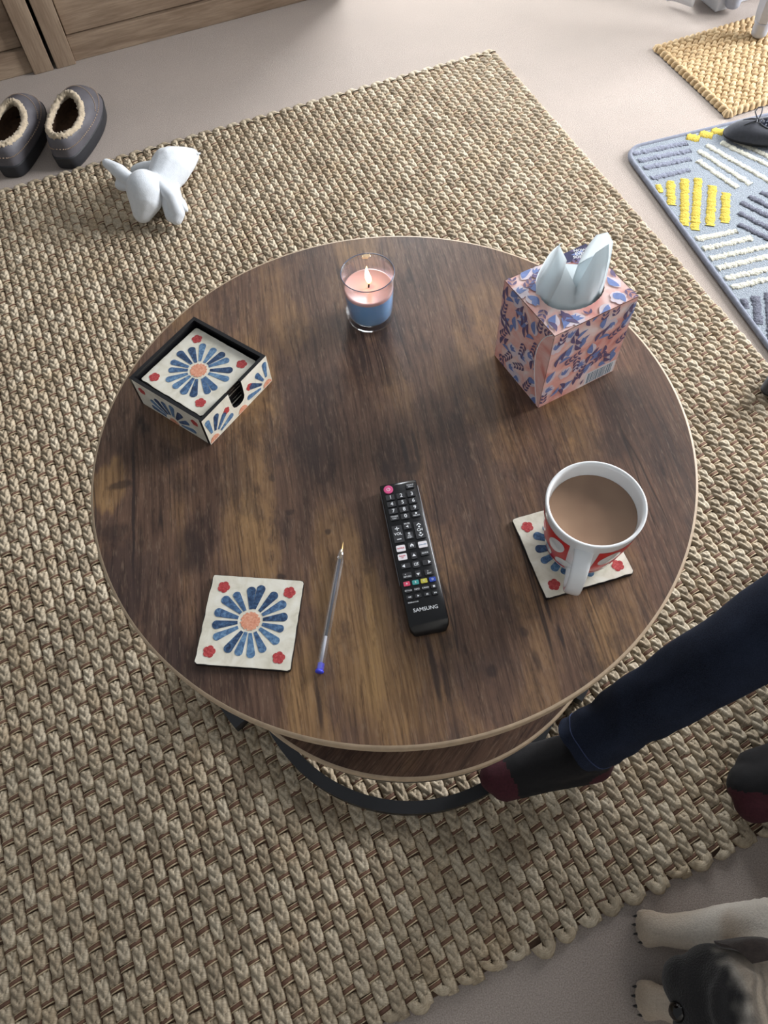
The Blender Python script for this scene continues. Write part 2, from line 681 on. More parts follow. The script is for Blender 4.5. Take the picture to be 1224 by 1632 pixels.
wfr = room_box('wall_front', -2.2, 3.38, -1.83, -1.75, 0, 2.4, M['wall'])
tag(wfr, 'painted wall behind the viewer', 'wall', kind='structure')
# window wall on the right, out of view: the daylight comes through it
wr = empty('wall_right', (0, 0, 0), RA)
tag(wr, 'window wall on the right', 'wall', kind='structure')
for nm, b in (('wall_panel', (3.30, 3.38, -1.75, WIN_V0, 0, 2.4)), ('wall_panel', (3.30, 3.38, WIN_V1, 1.745, 0, 2.4)),
              ('wall_panel', (3.30, 3.38, WIN_V0, WIN_V1, 0, WIN_Z0)), ('wall_panel', (3.30, 3.38, WIN_V0, WIN_V1, WIN_Z1, 2.4))):
    room_box(nm, *b, M['wall'], wr)
wf = empty('window_1', (0, 0, 0), RA)
tag(wf, 'white window frame in the right wall', 'window', kind='structure')
for b in ((3.28, 3.34, WIN_V0, WIN_V0 + 0.05, WIN_Z0, WIN_Z1), (3.28, 3.34, WIN_V1 - 0.05, WIN_V1, WIN_Z0, WIN_Z1),
          (3.28, 3.34, WIN_V0 + 0.05, WIN_V1 - 0.05, WIN_Z0, WIN_Z0 + 0.05), (3.28, 3.34, WIN_V0 + 0.05, WIN_V1 - 0.05, WIN_Z1 - 0.05, WIN_Z1),
          (3.29, 3.33, 0.85, 0.89, WIN_Z0 + 0.05, WIN_Z1 - 0.05)):
    room_box('frame_bar', *b, M['white_paint'], wf, bevel=0.004)

# ------------------------------------------------------------------ braided jute rug
RUG_U0, RUG_U1, RUG_V0, RUG_V1 = -0.80, 1.030, -0.070, 1.812
PITCH, PERIOD = 0.0179, 0.0400
NU, NV = 11, 19


def braid_variant(seed):
    r = np.random.default_rng(seed)
    L, W, H = 0.0342, 0.0190, 0.0115
    ph = r.uniform(-0.15, 0.15)
    nl = 2.0 + r.uniform(-0.25, 0.25)
    vs, fib = [], []
    for j in range(NV):
        t = j / (NV - 1) * 2 - 1
        for i in range(NU):
            s = i / (NU - 1) * 2 - 1
            side = 0.5 if s > 0 else 0.0
            phase = (t * 0.5) * nl - abs(s) ** 0.85 * 0.80 + side + ph + 10
            fr = phase % 1.0
            lobe = (math.sin(PI * fr ** 0.8)) ** 0.7 if 0 < fr < 1 else 0.0
            end = (1 - abs(t) ** 5) ** 0.6
            prof = max(0.0, 1 - abs(s) ** 3.0) ** 0.55
            mid = 1 - 0.10 * math.exp(-(s / 0.14) ** 2)
            h = 0.0030 + (H - 0.0030) * prof * (0.34 + 0.66 * end) * (0.36 + 0.64 * lobe) * mid
            x = s * W / 2 * (0.90 + 0.10 * lobe) * (0.86 + 0.14 * end)
            y = t * L / 2
            vs.append((x, y, h))
            fib.append((abs(s) * 0.6 + 0.6 * fr, t * 1.2 + abs(s) * 0.5 + side, seed))
    v = np.array(vs)
    v[:, :2] += r.normal(0, 0.00016, (len(v), 2))
    return v, np.array(fib, dtype=float)


def grid_faces(nu, nv):
    return np.array([(j * nu + i, j * nu + i + 1, (j + 1) * nu + i + 1, (j + 1) * nu + i) for j in range(nv - 1) for i in range(nu - 1)])


GF = grid_faces(NU, NV)
VARS = [braid_variant(100 + k) for k in range(8)]


def big_mesh(name, V, Fq, mats, attrs, midx=None):
    me = bpy.data.meshes.new(name)
    me.vertices.add(len(V))
    me.vertices.foreach_set('co', V.astype(np.float32).ravel())
    nf = len(Fq)
    me.loops.add(nf * 4)
    me.loops.foreach_set('vertex_index', Fq.astype(np.int32).ravel())
    me.polygons.add(nf)
    me.polygons.foreach_set('loop_start', np.arange(nf, dtype=np.int32) * 4)
    me.polygons.foreach_set('use_smooth', np.ones(nf, dtype=bool))
    for mm in mats:
        me.materials.append(mm)
    if midx is not None:
        me.polygons.foreach_set('material_index', midx.astype(np.int32))
    if 'tint' in attrs:
        me.attributes.new('tint', 'FLOAT', 'POINT').data.foreach_set('value', attrs['tint'].astype(np.float32))
    if 'fib' in attrs:
        me.attributes.new('fib', 'FLOAT_VECTOR', 'POINT').data.foreach_set('vector', attrs['fib'].astype(np.float32).ravel())
    me.update(calc_edges=True)
    me.validate()
    return me


rug = empty('jute_rug', (0, 0, 0), RA)
tag(rug, 'large braided natural jute rug under the coffee table', 'rug')
box('backing', (RUG_U0, RUG_U1, RUG_V0 - 0.001, RUG_V1, 0.0005, 0.0035), M['backing'], rug, bevel=0.0)
ncol = int((RUG_U1 - RUG_U0) / PITCH)
segs = []
wefts = []
for i in range(ncol):
    u = RUG_U1 - PITCH * (i + 0.5)
    off = (i % 2) * 0.5
    k0 = int(math.floor(RUG_V0 / PERIOD)) - 1
    for k in range(k0, int(RUG_V1 / PERIOD) + 2):
        v = (k + 0.5 + off) * PERIOD
        wv = (k + 1 + off) * PERIOD
        jit = rng.normal(0, 0.0011)
        if RUG_V0 + 0.004 < v < RUG_V1 - 0.004:
            segs.append((u + rng.normal(0, 0.0005), v + jit, rng.normal(0, 0.03), rng.integers(0, 8), rng.uniform(0.9, 1.12), rng.uniform(0.9, 1.12)))
        if RUG_V0 + 0.004 < wv < RUG_V1 - 0.004:
            wefts.append((u, wv + jit * 0.5))


def in_view(u, v):
    p = room(u, v, 0.008) - Vector((0, 0, CAM_Z))
    x, y, z = p.dot(cr), p.dot(cu), p.dot(cf)
    px, py = 612 + 1212.3 * x / z, 816 - 1212.3 * y / z
    ok = -5 < px < 1229 and -5 < py < 1637
    # not below the table top
    t = (0.45 - CAM_Z) / (0.008 - CAM_Z)
    w = room(u, v, 0) * t
    hid = math.hypot(w.x - 0.0136, w.y - 0.506) < 0.345
    return ok and not hid, z


scored = []
for idx, s in enumerate(segs):
    ok, depth = in_view(s[0], s[1])
    if ok:
        scored.append((depth, idx))
scored.sort()
solo = set(i for _, i in scored[:300])

var_mesh = []
for k, (v, fb) in enumerate(VARS):
    for tn in (0.28, 0.5, 0.72):
        var_mesh.append(big_mesh('braid', v, GF, [M['jute']], {'tint': np.full(len(v), tn), 'fib': fb}))
Vall, Fall, Tall, Fb = [], [], [], []
base_i = 0
for idx, (u, v, a, k, su, sv) in enumerate(segs):
    if idx in solo:
        o = link('braid', var_mesh[int(k) * 3 + idx % 3], rug, loc=(u, v, 0), rot=(0, 0, a), scale=(su, sv, su))
        continue
    vv, fb = VARS[int(k)]
    c, s = math.cos(a), math.sin(a)
    q = vv * np.array([su, sv, su])
    Vall.append(np.stack([q[:, 0] * c - q[:, 1] * s + u, q[:, 0] * s + q[:, 1] * c + v, q[:, 2]], 1))
    Fall.append(GF + base_i)
    base_i += len(vv)
    Tall.append(np.full(len(vv), rng.uniform(0.15, 0.85)))
    Fb.append(fb)
o = link('braid_field', big_mesh('braid_field', np.concatenate(Vall), np.concatenate(Fall), [M['jute']], {'tint': np.concatenate(Tall), 'fib': np.concatenate(Fb)}), rug)
o['kind'] = 'stuff'

# weft: a flat brown strip with a pale cord on either side over every crossing
WN = 7


def weft_unit():
    vs, fs, mi = [], [], []
    W = PITCH * 0.58

    def strip(y0, y1, h, m_, drop):
        b = len(vs)
        for i in range(WN):
            s = i / (WN - 1) * 2 - 1
            z = 0.0022 + (h - 0.0022) * max(0.0, 1 - abs(s) ** 2.6) ** 0.5
            sl = s * 0.0016
            for j, (yy, zz) in enumerate(((y0, -0.0022), (y0, 0.0), ((y0 + y1) / 2, drop), (y1, 0.0), (y1, -0.0022))):
                vs.append((s * W, yy + sl, z + zz))
        for i in range(WN - 1):
            for j in range(4):
                fs.append((b + i * 5 + j, b + (i + 1) * 5 + j, b + (i + 1) * 5 + j + 1, b + i * 5 + j + 1))
                mi.append(m_)
    strip(-0.0014, 0.0036, 0.0074, 0, 0.0007)
    strip(-0.0030, -0.0014, 0.0080, 1, 0.0007)
    strip(0.0036, 0.0048, 0.0076, 1, 0.0006)
    return np.array(vs), np.array(fs), np.array(mi)


wv_, wf_, wm_ = weft_unit()
V_, F_, M_ = [], [], []
for i, (u, v) in enumerate(wefts):
    V_.append(wv_ * np.array([1, rng.uniform(0.8, 1.2), rng.uniform(0.92, 1.1)]) + np.array([u, v, 0]))
    F_.append(wf_ + i * len(wv_))
    M_.append(wm_)
o = link('weft_cords', big_mesh('weft_cords', np.concatenate(V_), np.concatenate(F_), [M['weft'], M['cord']], {}, np.concatenate(M_)), rug)
o['kind'] = 'stuff'

# folded braid loops along the two ends
lp_v, lp_f = [], []
N1, N2 = 15, 10
fibl = []
for i in range(N1):
    a = PI * i / (N1 - 1)
    lob = 0.78 + 0.22 * abs(math.sin(a * 2.6)) ** 0.6
    rad = 0.0090 * lob
    cx, cy = 0.0094 * math.cos(a), -0.0135 * math.sin(a)
    for k in range(N2):
        b = 2 * PI * k / N2
        rr = rad * (1 + 0.10 * math.sin(b * 3 + a * 6))
        d = math.cos(b) * rr
        lp_v.append((cx + d * math.cos(a), cy - d * math.sin(a), 0.0062 + math.sin(b) * rr * 0.70))
        fibl.append((k / N2 * 2, a, 1))
for i in range(N1 - 1):
    for k in range(N2):
        k2 = (k + 1) % N2
        lp_f.append((i * N2 + k, i * N2 + k2, (i + 1) * N2 + k2, (i + 1) * N2 + k))
loops = [big_mesh('end_loop', np.array(lp_v), np.array(lp_f), [M['jute']], {'tint': np.full(len(lp_v), t), 'fib': np.array(fibl)}) for t in (0.35, 0.5, 0.7)]
for i in range(0, ncol - 1, 2):
    u = RUG_U1 - PITCH * (i + 1)
    link('end_loop', loops[i % 3], rug, loc=(u, RUG_V0 + 0.008 + rng.normal(0, 0.0025), 0), rot=(0, 0, rng.normal(0, 0.16)), scale=(rng.uniform(0.85, 1.05), rng.uniform(0.55, 1.05), rng.uniform(0.8, 1.05)))
    link('end_loop', loops[(i + 1) % 3], rug, loc=(u, RUG_V1 - 0.008, 0), rot=(0, 0, PI + rng.normal(0, 0.08)), scale=(1, 0.8, 0.9))

# ------------------------------------------------------------------ golden chunky jute rug under the chair
g_u0, g_u1, g_v0, g_v1 = 1.418, 2.25, 1.318, 1.628
rug2 = empty('golden_jute_rug', (0, 0, 0), RA)
tag(rug2, 'small golden chunky jute rug under the painted chair leg', 'rug')
box('backing', (g_u0 + 0.004, g_u1, g_v0 + 0.004, g_v1 - 0.004, 0.0005, 0.006), M['jute_gold'], rug2, bevel=0.001)
V_, F_, T_, B_ = [], [], [], []
nb = 0
KN = 7
GK = grid_faces(KN, KN)
row = 0
v = g_v0 + 0.007
while v < g_v1:
    u = g_u0 + 0.006 + (row % 2) * 0.0105
    while u < g_u1:
        a = 0.55 if row % 2 else -0.35
        a += rng.normal(0, 0.15)
        h = rng.uniform(0.009, 0.0125)
        pts, fb = [], []
        for j in range(KN):
            for i in range(KN):
                s, t = i / (KN - 1) * 2 - 1, j / (KN - 1) * 2 - 1
                d = math.hypot(s, t)
                rr = max(abs(s), abs(t))
                if d > 1e-6:
                    s2, t2 = s * rr / d, t * rr / d
                else:
                    s2 = t2 = 0
                x, y = s2 * 0.0135, t2 * 0.0072
                z = 0.003 + h * math.sqrt(max(0, 1 - rr * rr * 0.98)) * (1 - 0.18 * (abs(t2) < 0.2))
                pts.append((x * math.cos(a) - y * math.sin(a) + u, x * math.sin(a) + y * math.cos(a) + v, z))
                fb.append((t2 * 0.5, s2, row))
        V_.append(np.array(pts)); F_.append(GK + nb); nb += KN * KN
        T_.append(np.full(KN * KN, rng.uniform(0.3, 0.85))); B_.append(np.array(fb, float))
        u += 0.021
    v += 0.0122
    row += 1
# thick rope border
for (p0, p1) in (((g_u0, g_v0), (g_u0, g_v1)), ((g_u0, g_v1), (g_u1, g_v1)), ((g_u0, g_v0), (g_u1, g_v0))):
    L = math.hypot(p1[0] - p0[0], p1[1] - p0[1])
    nn = int(L / 0.017)
    ang = math.atan2(p1[1] - p0[1], p1[0] - p0[0]) + 0.5
    for k in range(nn + 1):
        u, v = p0[0] + (p1[0] - p0[0]) * k / nn, p0[1] + (p1[1] - p0[1]) * k / nn
        pts, fb = [], []
        for j in range(KN):
            for i in range(KN):
                s, t = i / (KN - 1) * 2 - 1, j / (KN - 1) * 2 - 1
                d = math.hypot(s, t)
                rr = max(abs(s), abs(t))
                s2, t2 = (s * rr / d, t * rr / d) if d > 1e-6 else (0, 0)
                x, y = s2 * 0.0145, t2 * 0.0088
                z = 0.001 + 0.0165 * math.sqrt(max(0, 1 - rr * rr * 0.98))
                pts.append((x * math.cos(ang) - y * math.sin(ang) + u, x * math.sin(ang) + y * math.cos(ang) + v, z))
                fb.append((t2 * 0.5, s2, k))
        V_.append(np.array(pts)); F_.append(GK + nb); nb += KN * KN
        T_.append(np.full(KN * KN, rng.uniform(0.3, 0.8))); B_.append(np.array(fb, float))
o = link('knot_field', big_mesh('knot_field', np.concatenate(V_), np.concatenate(F_), [M['jute_gold']], {'tint': np.concatenate(T_), 'fib': np.concatenate(B_)}), rug2)
o['kind'] = 'stuff'

# ------------------------------------------------------------------ oak cabinets at the back
def cabinet(u0, u1, label, posts):
    root = empty('oak_cabinet', room((u0 + u1) / 2, 2.28, 0), RA)
    tag(root, label, 'cabinet')
    w = (u1 - u0) / 2
    PW = 0.053
    box('carcass', (-w, w, 0.03, 0.40, 0.0, 0.80), M['oak'], root, bevel=0.002)
    box('top', (-w - 0.004, w + 0.004, -0.012, 0.41, 0.80, 0.83), M['oak'], root, bevel=0.003)
    for sx in (-1, 1):
        x0, x1 = (-w, -w + PW) if sx < 0 else (w - PW, w)
        p = link('post', from_bm('tmp', box_bm(-0.40, 0.40, -0.02, 0.02, -PW / 2, PW / 2, bevel=0.002), M['oak']).data, root,
                 loc=((x0 + x1) / 2, 0.012, 0.40), rot=(0, PI / 2, 0))
        bpy.data.objects.remove(bpy.data.objects['tmp'])
    box('bottom_rail', (-w + PW, w - PW, 0.006, 0.03, 0.0, 0.062), M['oak'], root, bevel=0.002)
    box('top_rail', (-w + PW, w - PW, 0.006, 0.03, 0.738, 0.80), M['oak'], root, bevel=0.002)
    for k in range(4):
        z0 = 0.064 + k * 0.1685
        box('plank', (-w + PW + 0.002, w - PW - 0.002, 0.016, 0.03, z0, z0 + 0.167), M['oak'], root, bevel=0.0025)
    return root


# the gap between the two cabinets runs down to the carpet
gap_u = -0.070
cabinet(gap_u + 0.0045, gap_u + 0.85, 'washed oak cabinet to the right of the dark gap', True)
cabinet(gap_u - 1.20, gap_u - 0.0045, 'washed oak cabinet to the left of the dark gap', True)

# ------------------------------------------------------------------ white curtain and painted chair, top right
cur_pts = []
NCU = 90
rings = []
for zi, z in enumerate((0.012, 0.03, 0.25, 0.8, 1.5, 2.1)):
    ring = []
    for k in range(NCU):
        s = k / (NCU - 1)
        amp = 0.030 if z < 0.5 else 0.024
        ring.append((s * 0.24 + 0.004 * math.sin(9 * s + z), amp * math.sin(s * 2 * PI * 2.4 + 2.2) + 0.006 * math.sin(s * 31), z + (0.004 * math.sin(s * 15) if z < 0.02 else 0)))
    rings.append(ring)
vs, fs = loft(rings, closed=False)
cu_o = obj('curtain', vs, fs, M['white_paint'], loc=room(1.555, 1.778, 0), rot=(0, 0, RA))
md = cu_o.modifiers.new('thick', 'SOLIDIFY')
md.thickness = 0.003
tag(cu_o, 'white curtain hanging in folds to the carpet', 'curtain')

chair = empty('painted_chair', room(1.672, 1.552, 0.0025), RA)
tag(chair, 'pale grey painted chair standing on the golden rug', 'chair')


def chair_leg(x, y):
    rings = []
    for z, w in ((0.050, 0.0195), (0.054, 0.024), (0.075, 0.0265), (0.25, 0.033), (0.44, 0.036)):
        rings.append([(x + w * math.cos(R(22.5 + 45 * k)) * 1.05, y + w * math.sin(R(22.5 + 45 * k)) * 1.05, z) for k in range(8)])
    v1, f1 = loft(rings)
    lg = obj('leg', v1, f1, M['grey_paint'], chair, smooth=False)
    v2, f2 = lathe([(0.0, 0.0125), (0.016, 0.0125), (0.0195, 0.017), (0.0205, 0.03), (0.0195, 0.042), (0.022, 0.047), (0.0195, 0.050)], 20, close_bottom=False)
    obj('foot', v2, f2, M['grey_paint'], lg, loc=(x, y, 0))


for lx, ly in ((0, 0), (0.36, 0.0), (0.02, 0.145), (0.34, 0.145)):
    chair_leg(lx, ly)
box('seat', (-0.03, 0.40, -0.03, 0.17, 0.44, 0.47), M['grey_paint'], chair, bevel=0.008, seg=3)

# ------------------------------------------------------------------ striped doormat
mat_o = empty('doormat', (0.636, 1.600, 0), R(13.2))
tag(mat_o, 'grey tufted doormat with yellow, white and slate stripes', 'doormat')
MW, MH = 0.56, 0.86
n_ = NT('mat_grey')
p_ = n_.pos()
n_.base(n_.ramp(n_.noise(p_, 350.0, 2.0, 0.7), [(0.3, rgb(120, 128, 138)), (0.7, rgb(160, 168, 177))]))
n_.rough(0.95)
n_.bump(n_.noise(p_, 330.0, 2.0, 0.7), 0.8, 0.004)
M['mat_grey'] = n_.mat


def pile(name, lo, hi):
    k = NT(name)
    p = k.pos()
    k.base(k.ramp(k.noise(p, 300.0, 2.0, 0.7), [(0.3, lo), (0.7, hi)]))
    k.rough(0.95)
    k.bump(k.noise(p, 260.0, 2.0, 0.7), 0.8, 0.004)
    return k.mat


M['pile_yellow'] = pile('pile_yellow', rgb(178, 154, 52), rgb(212, 188, 84))
M['pile_white'] = pile('pile_white', rgb(178, 176, 162), rgb(214, 212, 198))
M['pile_slate'] = pile('pile_slate', rgb(104, 108, 124), rgb(138, 142, 158))
M['pile_dark'] = pile('pile_dark', rgb(72, 74, 86), rgb(108, 110, 124))
M['mat_edge'] = simple('mat_binding', rgb(120, 124, 138), 0.85, var=0.15, scale=120)
outl = [(x + MW / 2, y - MH / 2) for x, y in rrect(MW, MH, 0.045, 8)]
v_, f_ = prism(outl, 0.001, 0.009)
obj('pad', v_, f_, M['mat_grey'], mat_o, smooth=False)
v_, f_ = tube([(x, y, 0.0065) for x, y in outl], 0.0058, 8, closed=True)
obj('binding', v_, f_, M['mat_edge'], mat_o)


def stripe(a, b, w, mat_, seed):
    a, b = np.array(a), np.array(b)
    r = np.random.default_rng(seed)
    d = b - a
    L = np.linalg.norm(d)
    d = d / L
    nrm = np.array([-d[1], d[0]])
    n = max(6, int(L / 0.003))
    left, right = [], []
    for k in range(n + 1):
        p = a + d * L * k / n
        left.append(p + nrm * (w * 0.62 + r.normal(0, 0.0014)))
        right.append(p - nrm * (w * 0.62 + r.normal(0, 0.0014)))
    vs, fs = [], []
    for k in range(n + 1):
        hz = 0.0105 + r.normal(0, 0.0005)
        l, c, q = left[k], (left[k] + right[k]) / 2, right[k]
        l2, q2 = c + (l - c) * 0.86, c + (q - c) * 0.86
        vs += [(l[0], l[1], 0.008), (l2[0], l2[1], hz), (c[0], c[1], hz + 0.0003), (q2[0], q2[1], hz), (q[0], q[1], 0.008)]
    for k in range(n):
        for j in range(4):
            fs.append((k * 5 + j, (k + 1) * 5 + j, (k + 1) * 5 + j + 1, k * 5 + j + 1))
    for e in (0, n):
        fs.append(tuple(e * 5 + j for j in range(5)))
    obj('stripe', vs, fs, mat_, mat_o)


sd = 0
for a, b in [((0.012, -0.024), (0.148, -0.031)), ((0.012, -0.052), (0.143, -0.059)), ((0.012, -0.080), (0.128, -0.086)), ((0.012, -0.118), (0.108, -0.120))]:
    stripe(a, b, 0.0125, M['pile_slate'], sd); sd += 1
for a, b, w in [((0.160, -0.008), (0.184, -0.027), 0.022), ((0.194, -0.008), (0.217, -0.029), 0.022), ((0.226, -0.007), (0.247, -0.025), 0.02),
                ((0.016, -0.142), (0.010, -0.170), 0.012), ((0.049, -0.142), (0.012, -0.215), 0.0165), ((0.082, -0.146), (0.008, -0.285), 0.0165), ((0.111, -0.155), (0.022, -0.305), 0.0165),
                ((0.128, -0.189), (0.059, -0.304), 0.0165), ((0.146, -0.219), (0.094, -0.306), 0.0165)]:
    stripe(a, b, w, M['pile_yellow'], sd); sd += 1
for a, b in [((0.223, -0.056), (0.285, -0.170)), ((0.187, -0.053), (0.258, -0.222)), ((0.160, -0.065), (0.211, -0.213)), ((0.140, -0.097), (0.178, -0.213)), ((0.252, -0.05), (0.305, -0.15)),
             ((0.010, -0.331), (0.106, -0.338)), ((0.010, -0.363), (0.126, -0.367)), ((0.010, -0.394), (0.160, -0.402)), ((0.010, -0.424), (0.170, -0.430)), ((0.010, -0.457), (0.180, -0.463)), ((0.010, -0.484), (0.190, -0.490))]:
    stripe(a, b, 0.0125, M['pile_white'], sd); sd += 1
for a, b, w in [((0.219, -0.243), (0.262, -0.318), 0.012), ((0.187, -0.247), (0.235, -0.335), 0.012), ((0.160, -0.258), (0.212, -0.356), 0.012), ((0.138, -0.287), (0.190, -0.380), 0.012), ((0.119, -0.320), (0.165, -0.395), 0.012),
                ((0.016, -0.520), (0.010, -0.545), 0.012), ((0.044, -0.521), (0.010, -0.590), 0.015), ((0.072, -0.522), (0.012, -0.639), 0.015), ((0.100, -0.522), (0.030, -0.655), 0.015)]:
    stripe(a, b, w, M['pile_dark'], sd); sd += 1
for k in range(4):       # the same pattern goes on beyond the view
    stripe((0.30 + 0.035 * k, -0.20), (0.24 + 0.035 * k, -0.32), 0.0165, M['pile_yellow'], sd); sd += 1
    stripe((0.32 + 0.03 * k, -0.05), (0.37 + 0.03 * k, -0.15), 0.0125, M['pile_slate'], sd); sd += 1

# ------------------------------------------------------------------ nesting coffee tables
TT = 0.45
TCX, TCY, TR = 0.0136, 0.5061, 0.3497


def table_top(root, name, radius, z, th, rz, mat_):
    v, f = lathe([(radius - 0.004, z - th + 0.001), (radius - 0.0012, z - th + 0.003), (radius - 0.0012, z - 0.0016), (radius - 0.003, z)], 160, True, True)
    t = obj('tabletop', v, f, mat_, root, rot=(0, 0, rz), smooth=False)
    sharp_auto(t, 30)
    v, f = lathe([(radius - 0.0012, z - th + 0.0015), (radius, z - th + 0.002), (radius, z - 0.0012), (radius - 0.0008, z - 0.0003), (radius - 0.0030, z + 0.00005)], 160, False, False)
    b = obj('edge_band', v, f, M['band'], root, smooth=False)
    sharp_auto(b, 60)
    return t


def arc_bar(cx, cy, r, a0, a1, w, z0, z1, n=60):
    rings = []
    for k in range(n + 1):
        a = a0 + (a1 - a0) * k / n
        c, s = math.cos(a), math.sin(a)
        rings.append([(cx + (r - w) * c, cy + (r - w) * s, z0), (cx + r * c, cy + r * s, z0), (cx + r * c, cy + r * s, z1), (cx + (r - w) * c, cy + (r - w) * s, z1)])
    return loft(rings)


spots = []


def spot(wx, wy, rx, ry, amt):
    """place a tone area of the board at a table position (metres from the table centre)"""
    a = -R(5.5)
    x, y = wx - TCX, wy - TCY
    spots.append((x * math.cos(a) - y * math.sin(a), x * math.sin(a) + y * math.cos(a), rx, ry, amt))


SPOT_LIST = [(-0.045, 0.300, 0.035, 0.16, 0.20), (-0.09, 0.19, 0.03, 0.09, 0.16), (-0.010, 0.24, 0.028, 0.12, 0.14), (0.03, 0.19, 0.02, 0.09, 0.10), (-0.315, 0.475, 0.03, 0.04, 0.22),
             (-0.150, 0.60, 0.03, 0.09, 0.10), (-0.14, 0.42, 0.03, 0.10, 0.10), (0.235, 0.545, 0.03, 0.09, 0.10), (0.21, 0.26, 0.02, 0.07, 0.10), (-0.24, 0.72, 0.04, 0.06, 0.08),
             (-0.10, 0.70, 0.035, 0.06, 0.10), (0.035, 0.60, 0.02, 0.08, 0.06), (0.16, 0.70, 0.03, 0.07, 0.08),
             (-0.075, 0.53, 0.035, 0.09, -0.16), (-0.20, 0.40, 0.018, 0.045, -0.16), (-0.29, 0.33, 0.035, 0.09, -0.14), (0.02, 0.47, 0.03, 0.05, -0.14), (0.03, 0.73, 0.04, 0.07, -0.10),
             (0.30, 0.50, 0.05, 0.08, -0.08), (0.09, 0.45, 0.035, 0.12, -0.12), (0.09, 0.25, 0.04, 0.10, -0.10), (-0.20, 0.24, 0.05, 0.07, -0.10)]
for s_ in SPOT_LIST:
    spot(*s_)
tone_spots, spots = spots, []
# cracks, knots, dark worn patches of the printed board; dark streak before the candle
for s_ in [(-0.283, 0.450, 0.0022, 0.125, 0.85), (-0.284, 0.300, 0.0016, 0.06, 0.6), (0.030, 0.492, 0.0035, 0.030, 0.75), (0.043, 0.497, 0.0028, 0.034, 0.75), (0.036, 0.470, 0.014, 0.010, 0.55), (0.006, 0.470, 0.006, 0.014, 0.6),
           (0.160, 0.290, 0.0022, 0.022, 0.8), (0.168, 0.256, 0.0026, 0.016, 0.85), (-0.105, 0.424, 0.006, 0.004, 0.6), (-0.063, 0.396, 0.004, 0.004, 0.7), (-0.216, 0.385, 0.016, 0.034, 0.55),
           (0.038, 0.226, 0.004, 0.040, 0.75), (0.048, 0.216, 0.003, 0.024, 0.7), (-0.012, 0.640, 0.004, 0.030, 0.75), (-0.078, 0.205, 0.003, 0.030, 0.6), (-0.300, 0.476, 0.018, 0.006, 0.65),
           (0.132, 0.262, 0.005, 0.006, 0.6), (0.094, 0.225, 0.006, 0.008, 0.65), (-0.301, 0.415, 0.020, 0.012, 0.5), (-0.085, 0.505, 0.022, 0.040, 0.42), (-0.125, 0.470, 0.004, 0.006, 0.6), (-0.115, 0.345, 0.006, 0.004, 0.7),
           (0.270, 0.480, 0.020, 0.020, 0.40), (0.100, 0.610, 0.020, 0.050, 0.30), (0.310, 0.560, 0.020, 0.030, 0.30), (-0.205, 0.250, 0.020, 0.030, 0.35), (0.055, 0.258, 0.010, 0.012, 0.45), (-0.045, 0.600, 0.020, 0.030, 0.30)]:
    spot(*s_)
mark_spots, spots = spots, tone_spots
M['table_wood'] = tabletop_wood('rustic_brown_board', spots, marks=mark_spots)
M['nest_wood'] = tabletop_wood('nest_brown_board', [(0, -0.1, 0.3, 0.3, -0.06)], 3.1, 0.95)

big = empty('coffee_table', (TCX, TCY, 0))
tag(big, 'large round rustic brown coffee table with black metal frame', 'coffee table')
table_top(big, 'tabletop', TR, TT, 0.0155, R(5.5), M['table_wood'])
# C-shaped floor ring, open towards the smaller table
v, f = arc_bar(0, 0, 0.338, R(-141), R(-141 - 258), 0.022, 0.0138, 0.0355, 90)
sharp_auto(obj('base_ring', v, f, M['metal'], big, smooth=False), 30)
v, f = arc_bar(0, 0, 0.338, 0, 2 * PI, 0.026, TT - 0.0155 - 0.025, TT - 0.0157, 120)
sharp_auto(obj('top_ring', v, f, M['metal'], big, smooth=False), 30)
for a in (100, 170, 30):
    c, s = math.cos(R(a)), math.sin(R(a))
    box('leg', (-0.0125, 0.0125, -0.0125, 0.0125, 0.036, TT - 0.042), M['metal'], big, bevel=0.002, loc=(0.325 * c, 0.325 * s, 0), rot=(0, 0, R(a)))

NX, NY, NR, NTOP = 0.021, 0.401, 0.2505, 0.318
nest = empty('nesting_table', (NX, NY, 0))
tag(nest, 'smaller round brown table tucked under the coffee table', 'side table')
table_top(nest, 'tabletop', NR, NTOP, 0.0155, R(-42), M['nest_wood'])
v, f = arc_bar(0, 0, 0.2475, 0, 2 * PI, 0.0175, 0.0138, 0.0330, 120)
sharp_auto(obj('base_ring', v, f, M['metal'], nest, smooth=False), 30)
v, f = arc_bar(0, 0, 0.2475, 0, 2 * PI, 0.0225, NTOP - 0.0155 - 0.022, NTOP - 0.0157, 120)
sharp_auto(obj('top_ring', v, f, M['metal'], nest, smooth=False), 30)
for a in (70, 190, 310 - 360 + 55):
    c, s = math.cos(R(a)), math.sin(R(a))
    box('leg', (-0.0115, 0.0115, -0.0115, 0.0115, 0.036, NTOP - 0.039), M['metal'], nest, bevel=0.002, loc=(0.2345 * c, 0.2345 * s, 0), rot=(0, 0, R(a)))

# ------------------------------------------------------------------ painted coasters and their holder
def petal_outline(r0, r1, w0, w1, n=8, skew=0.0):
    pts = [(-w0 / 2, r0), (w0 / 2, r0)]
    pts.append((w1 / 2, r1 - w1 * 0.45))
    for k in range(1, n):
        a = PI * k / n
        pts.append((w1 / 2 * math.cos(a), r1 - w1 * 0.45 + w1 * 0.45 * math.sin(a)))
    pts.append((-w1 / 2, r1 - w1 * 0.45))
    return [(x + skew * (y - r0), y) for x, y in reversed(pts)][::-1]


def blossom_outline(r, lobes=5, n=40):
    return [((r * (0.80 + 0.20 * abs(math.cos(lobes * a / 2)) ** 0.7)) * math.cos(a), (r * (0.80 + 0.20 * abs(math.cos(lobes * a / 2)) ** 0.7)) * math.sin(a)) for a in (2 * PI * k / n for k in range(n))]


def flat_mesh(name, poly, th, mat_):
    v, f = prism(poly, 0, th)
    return mk(name, v, f, mat_, smooth=False)


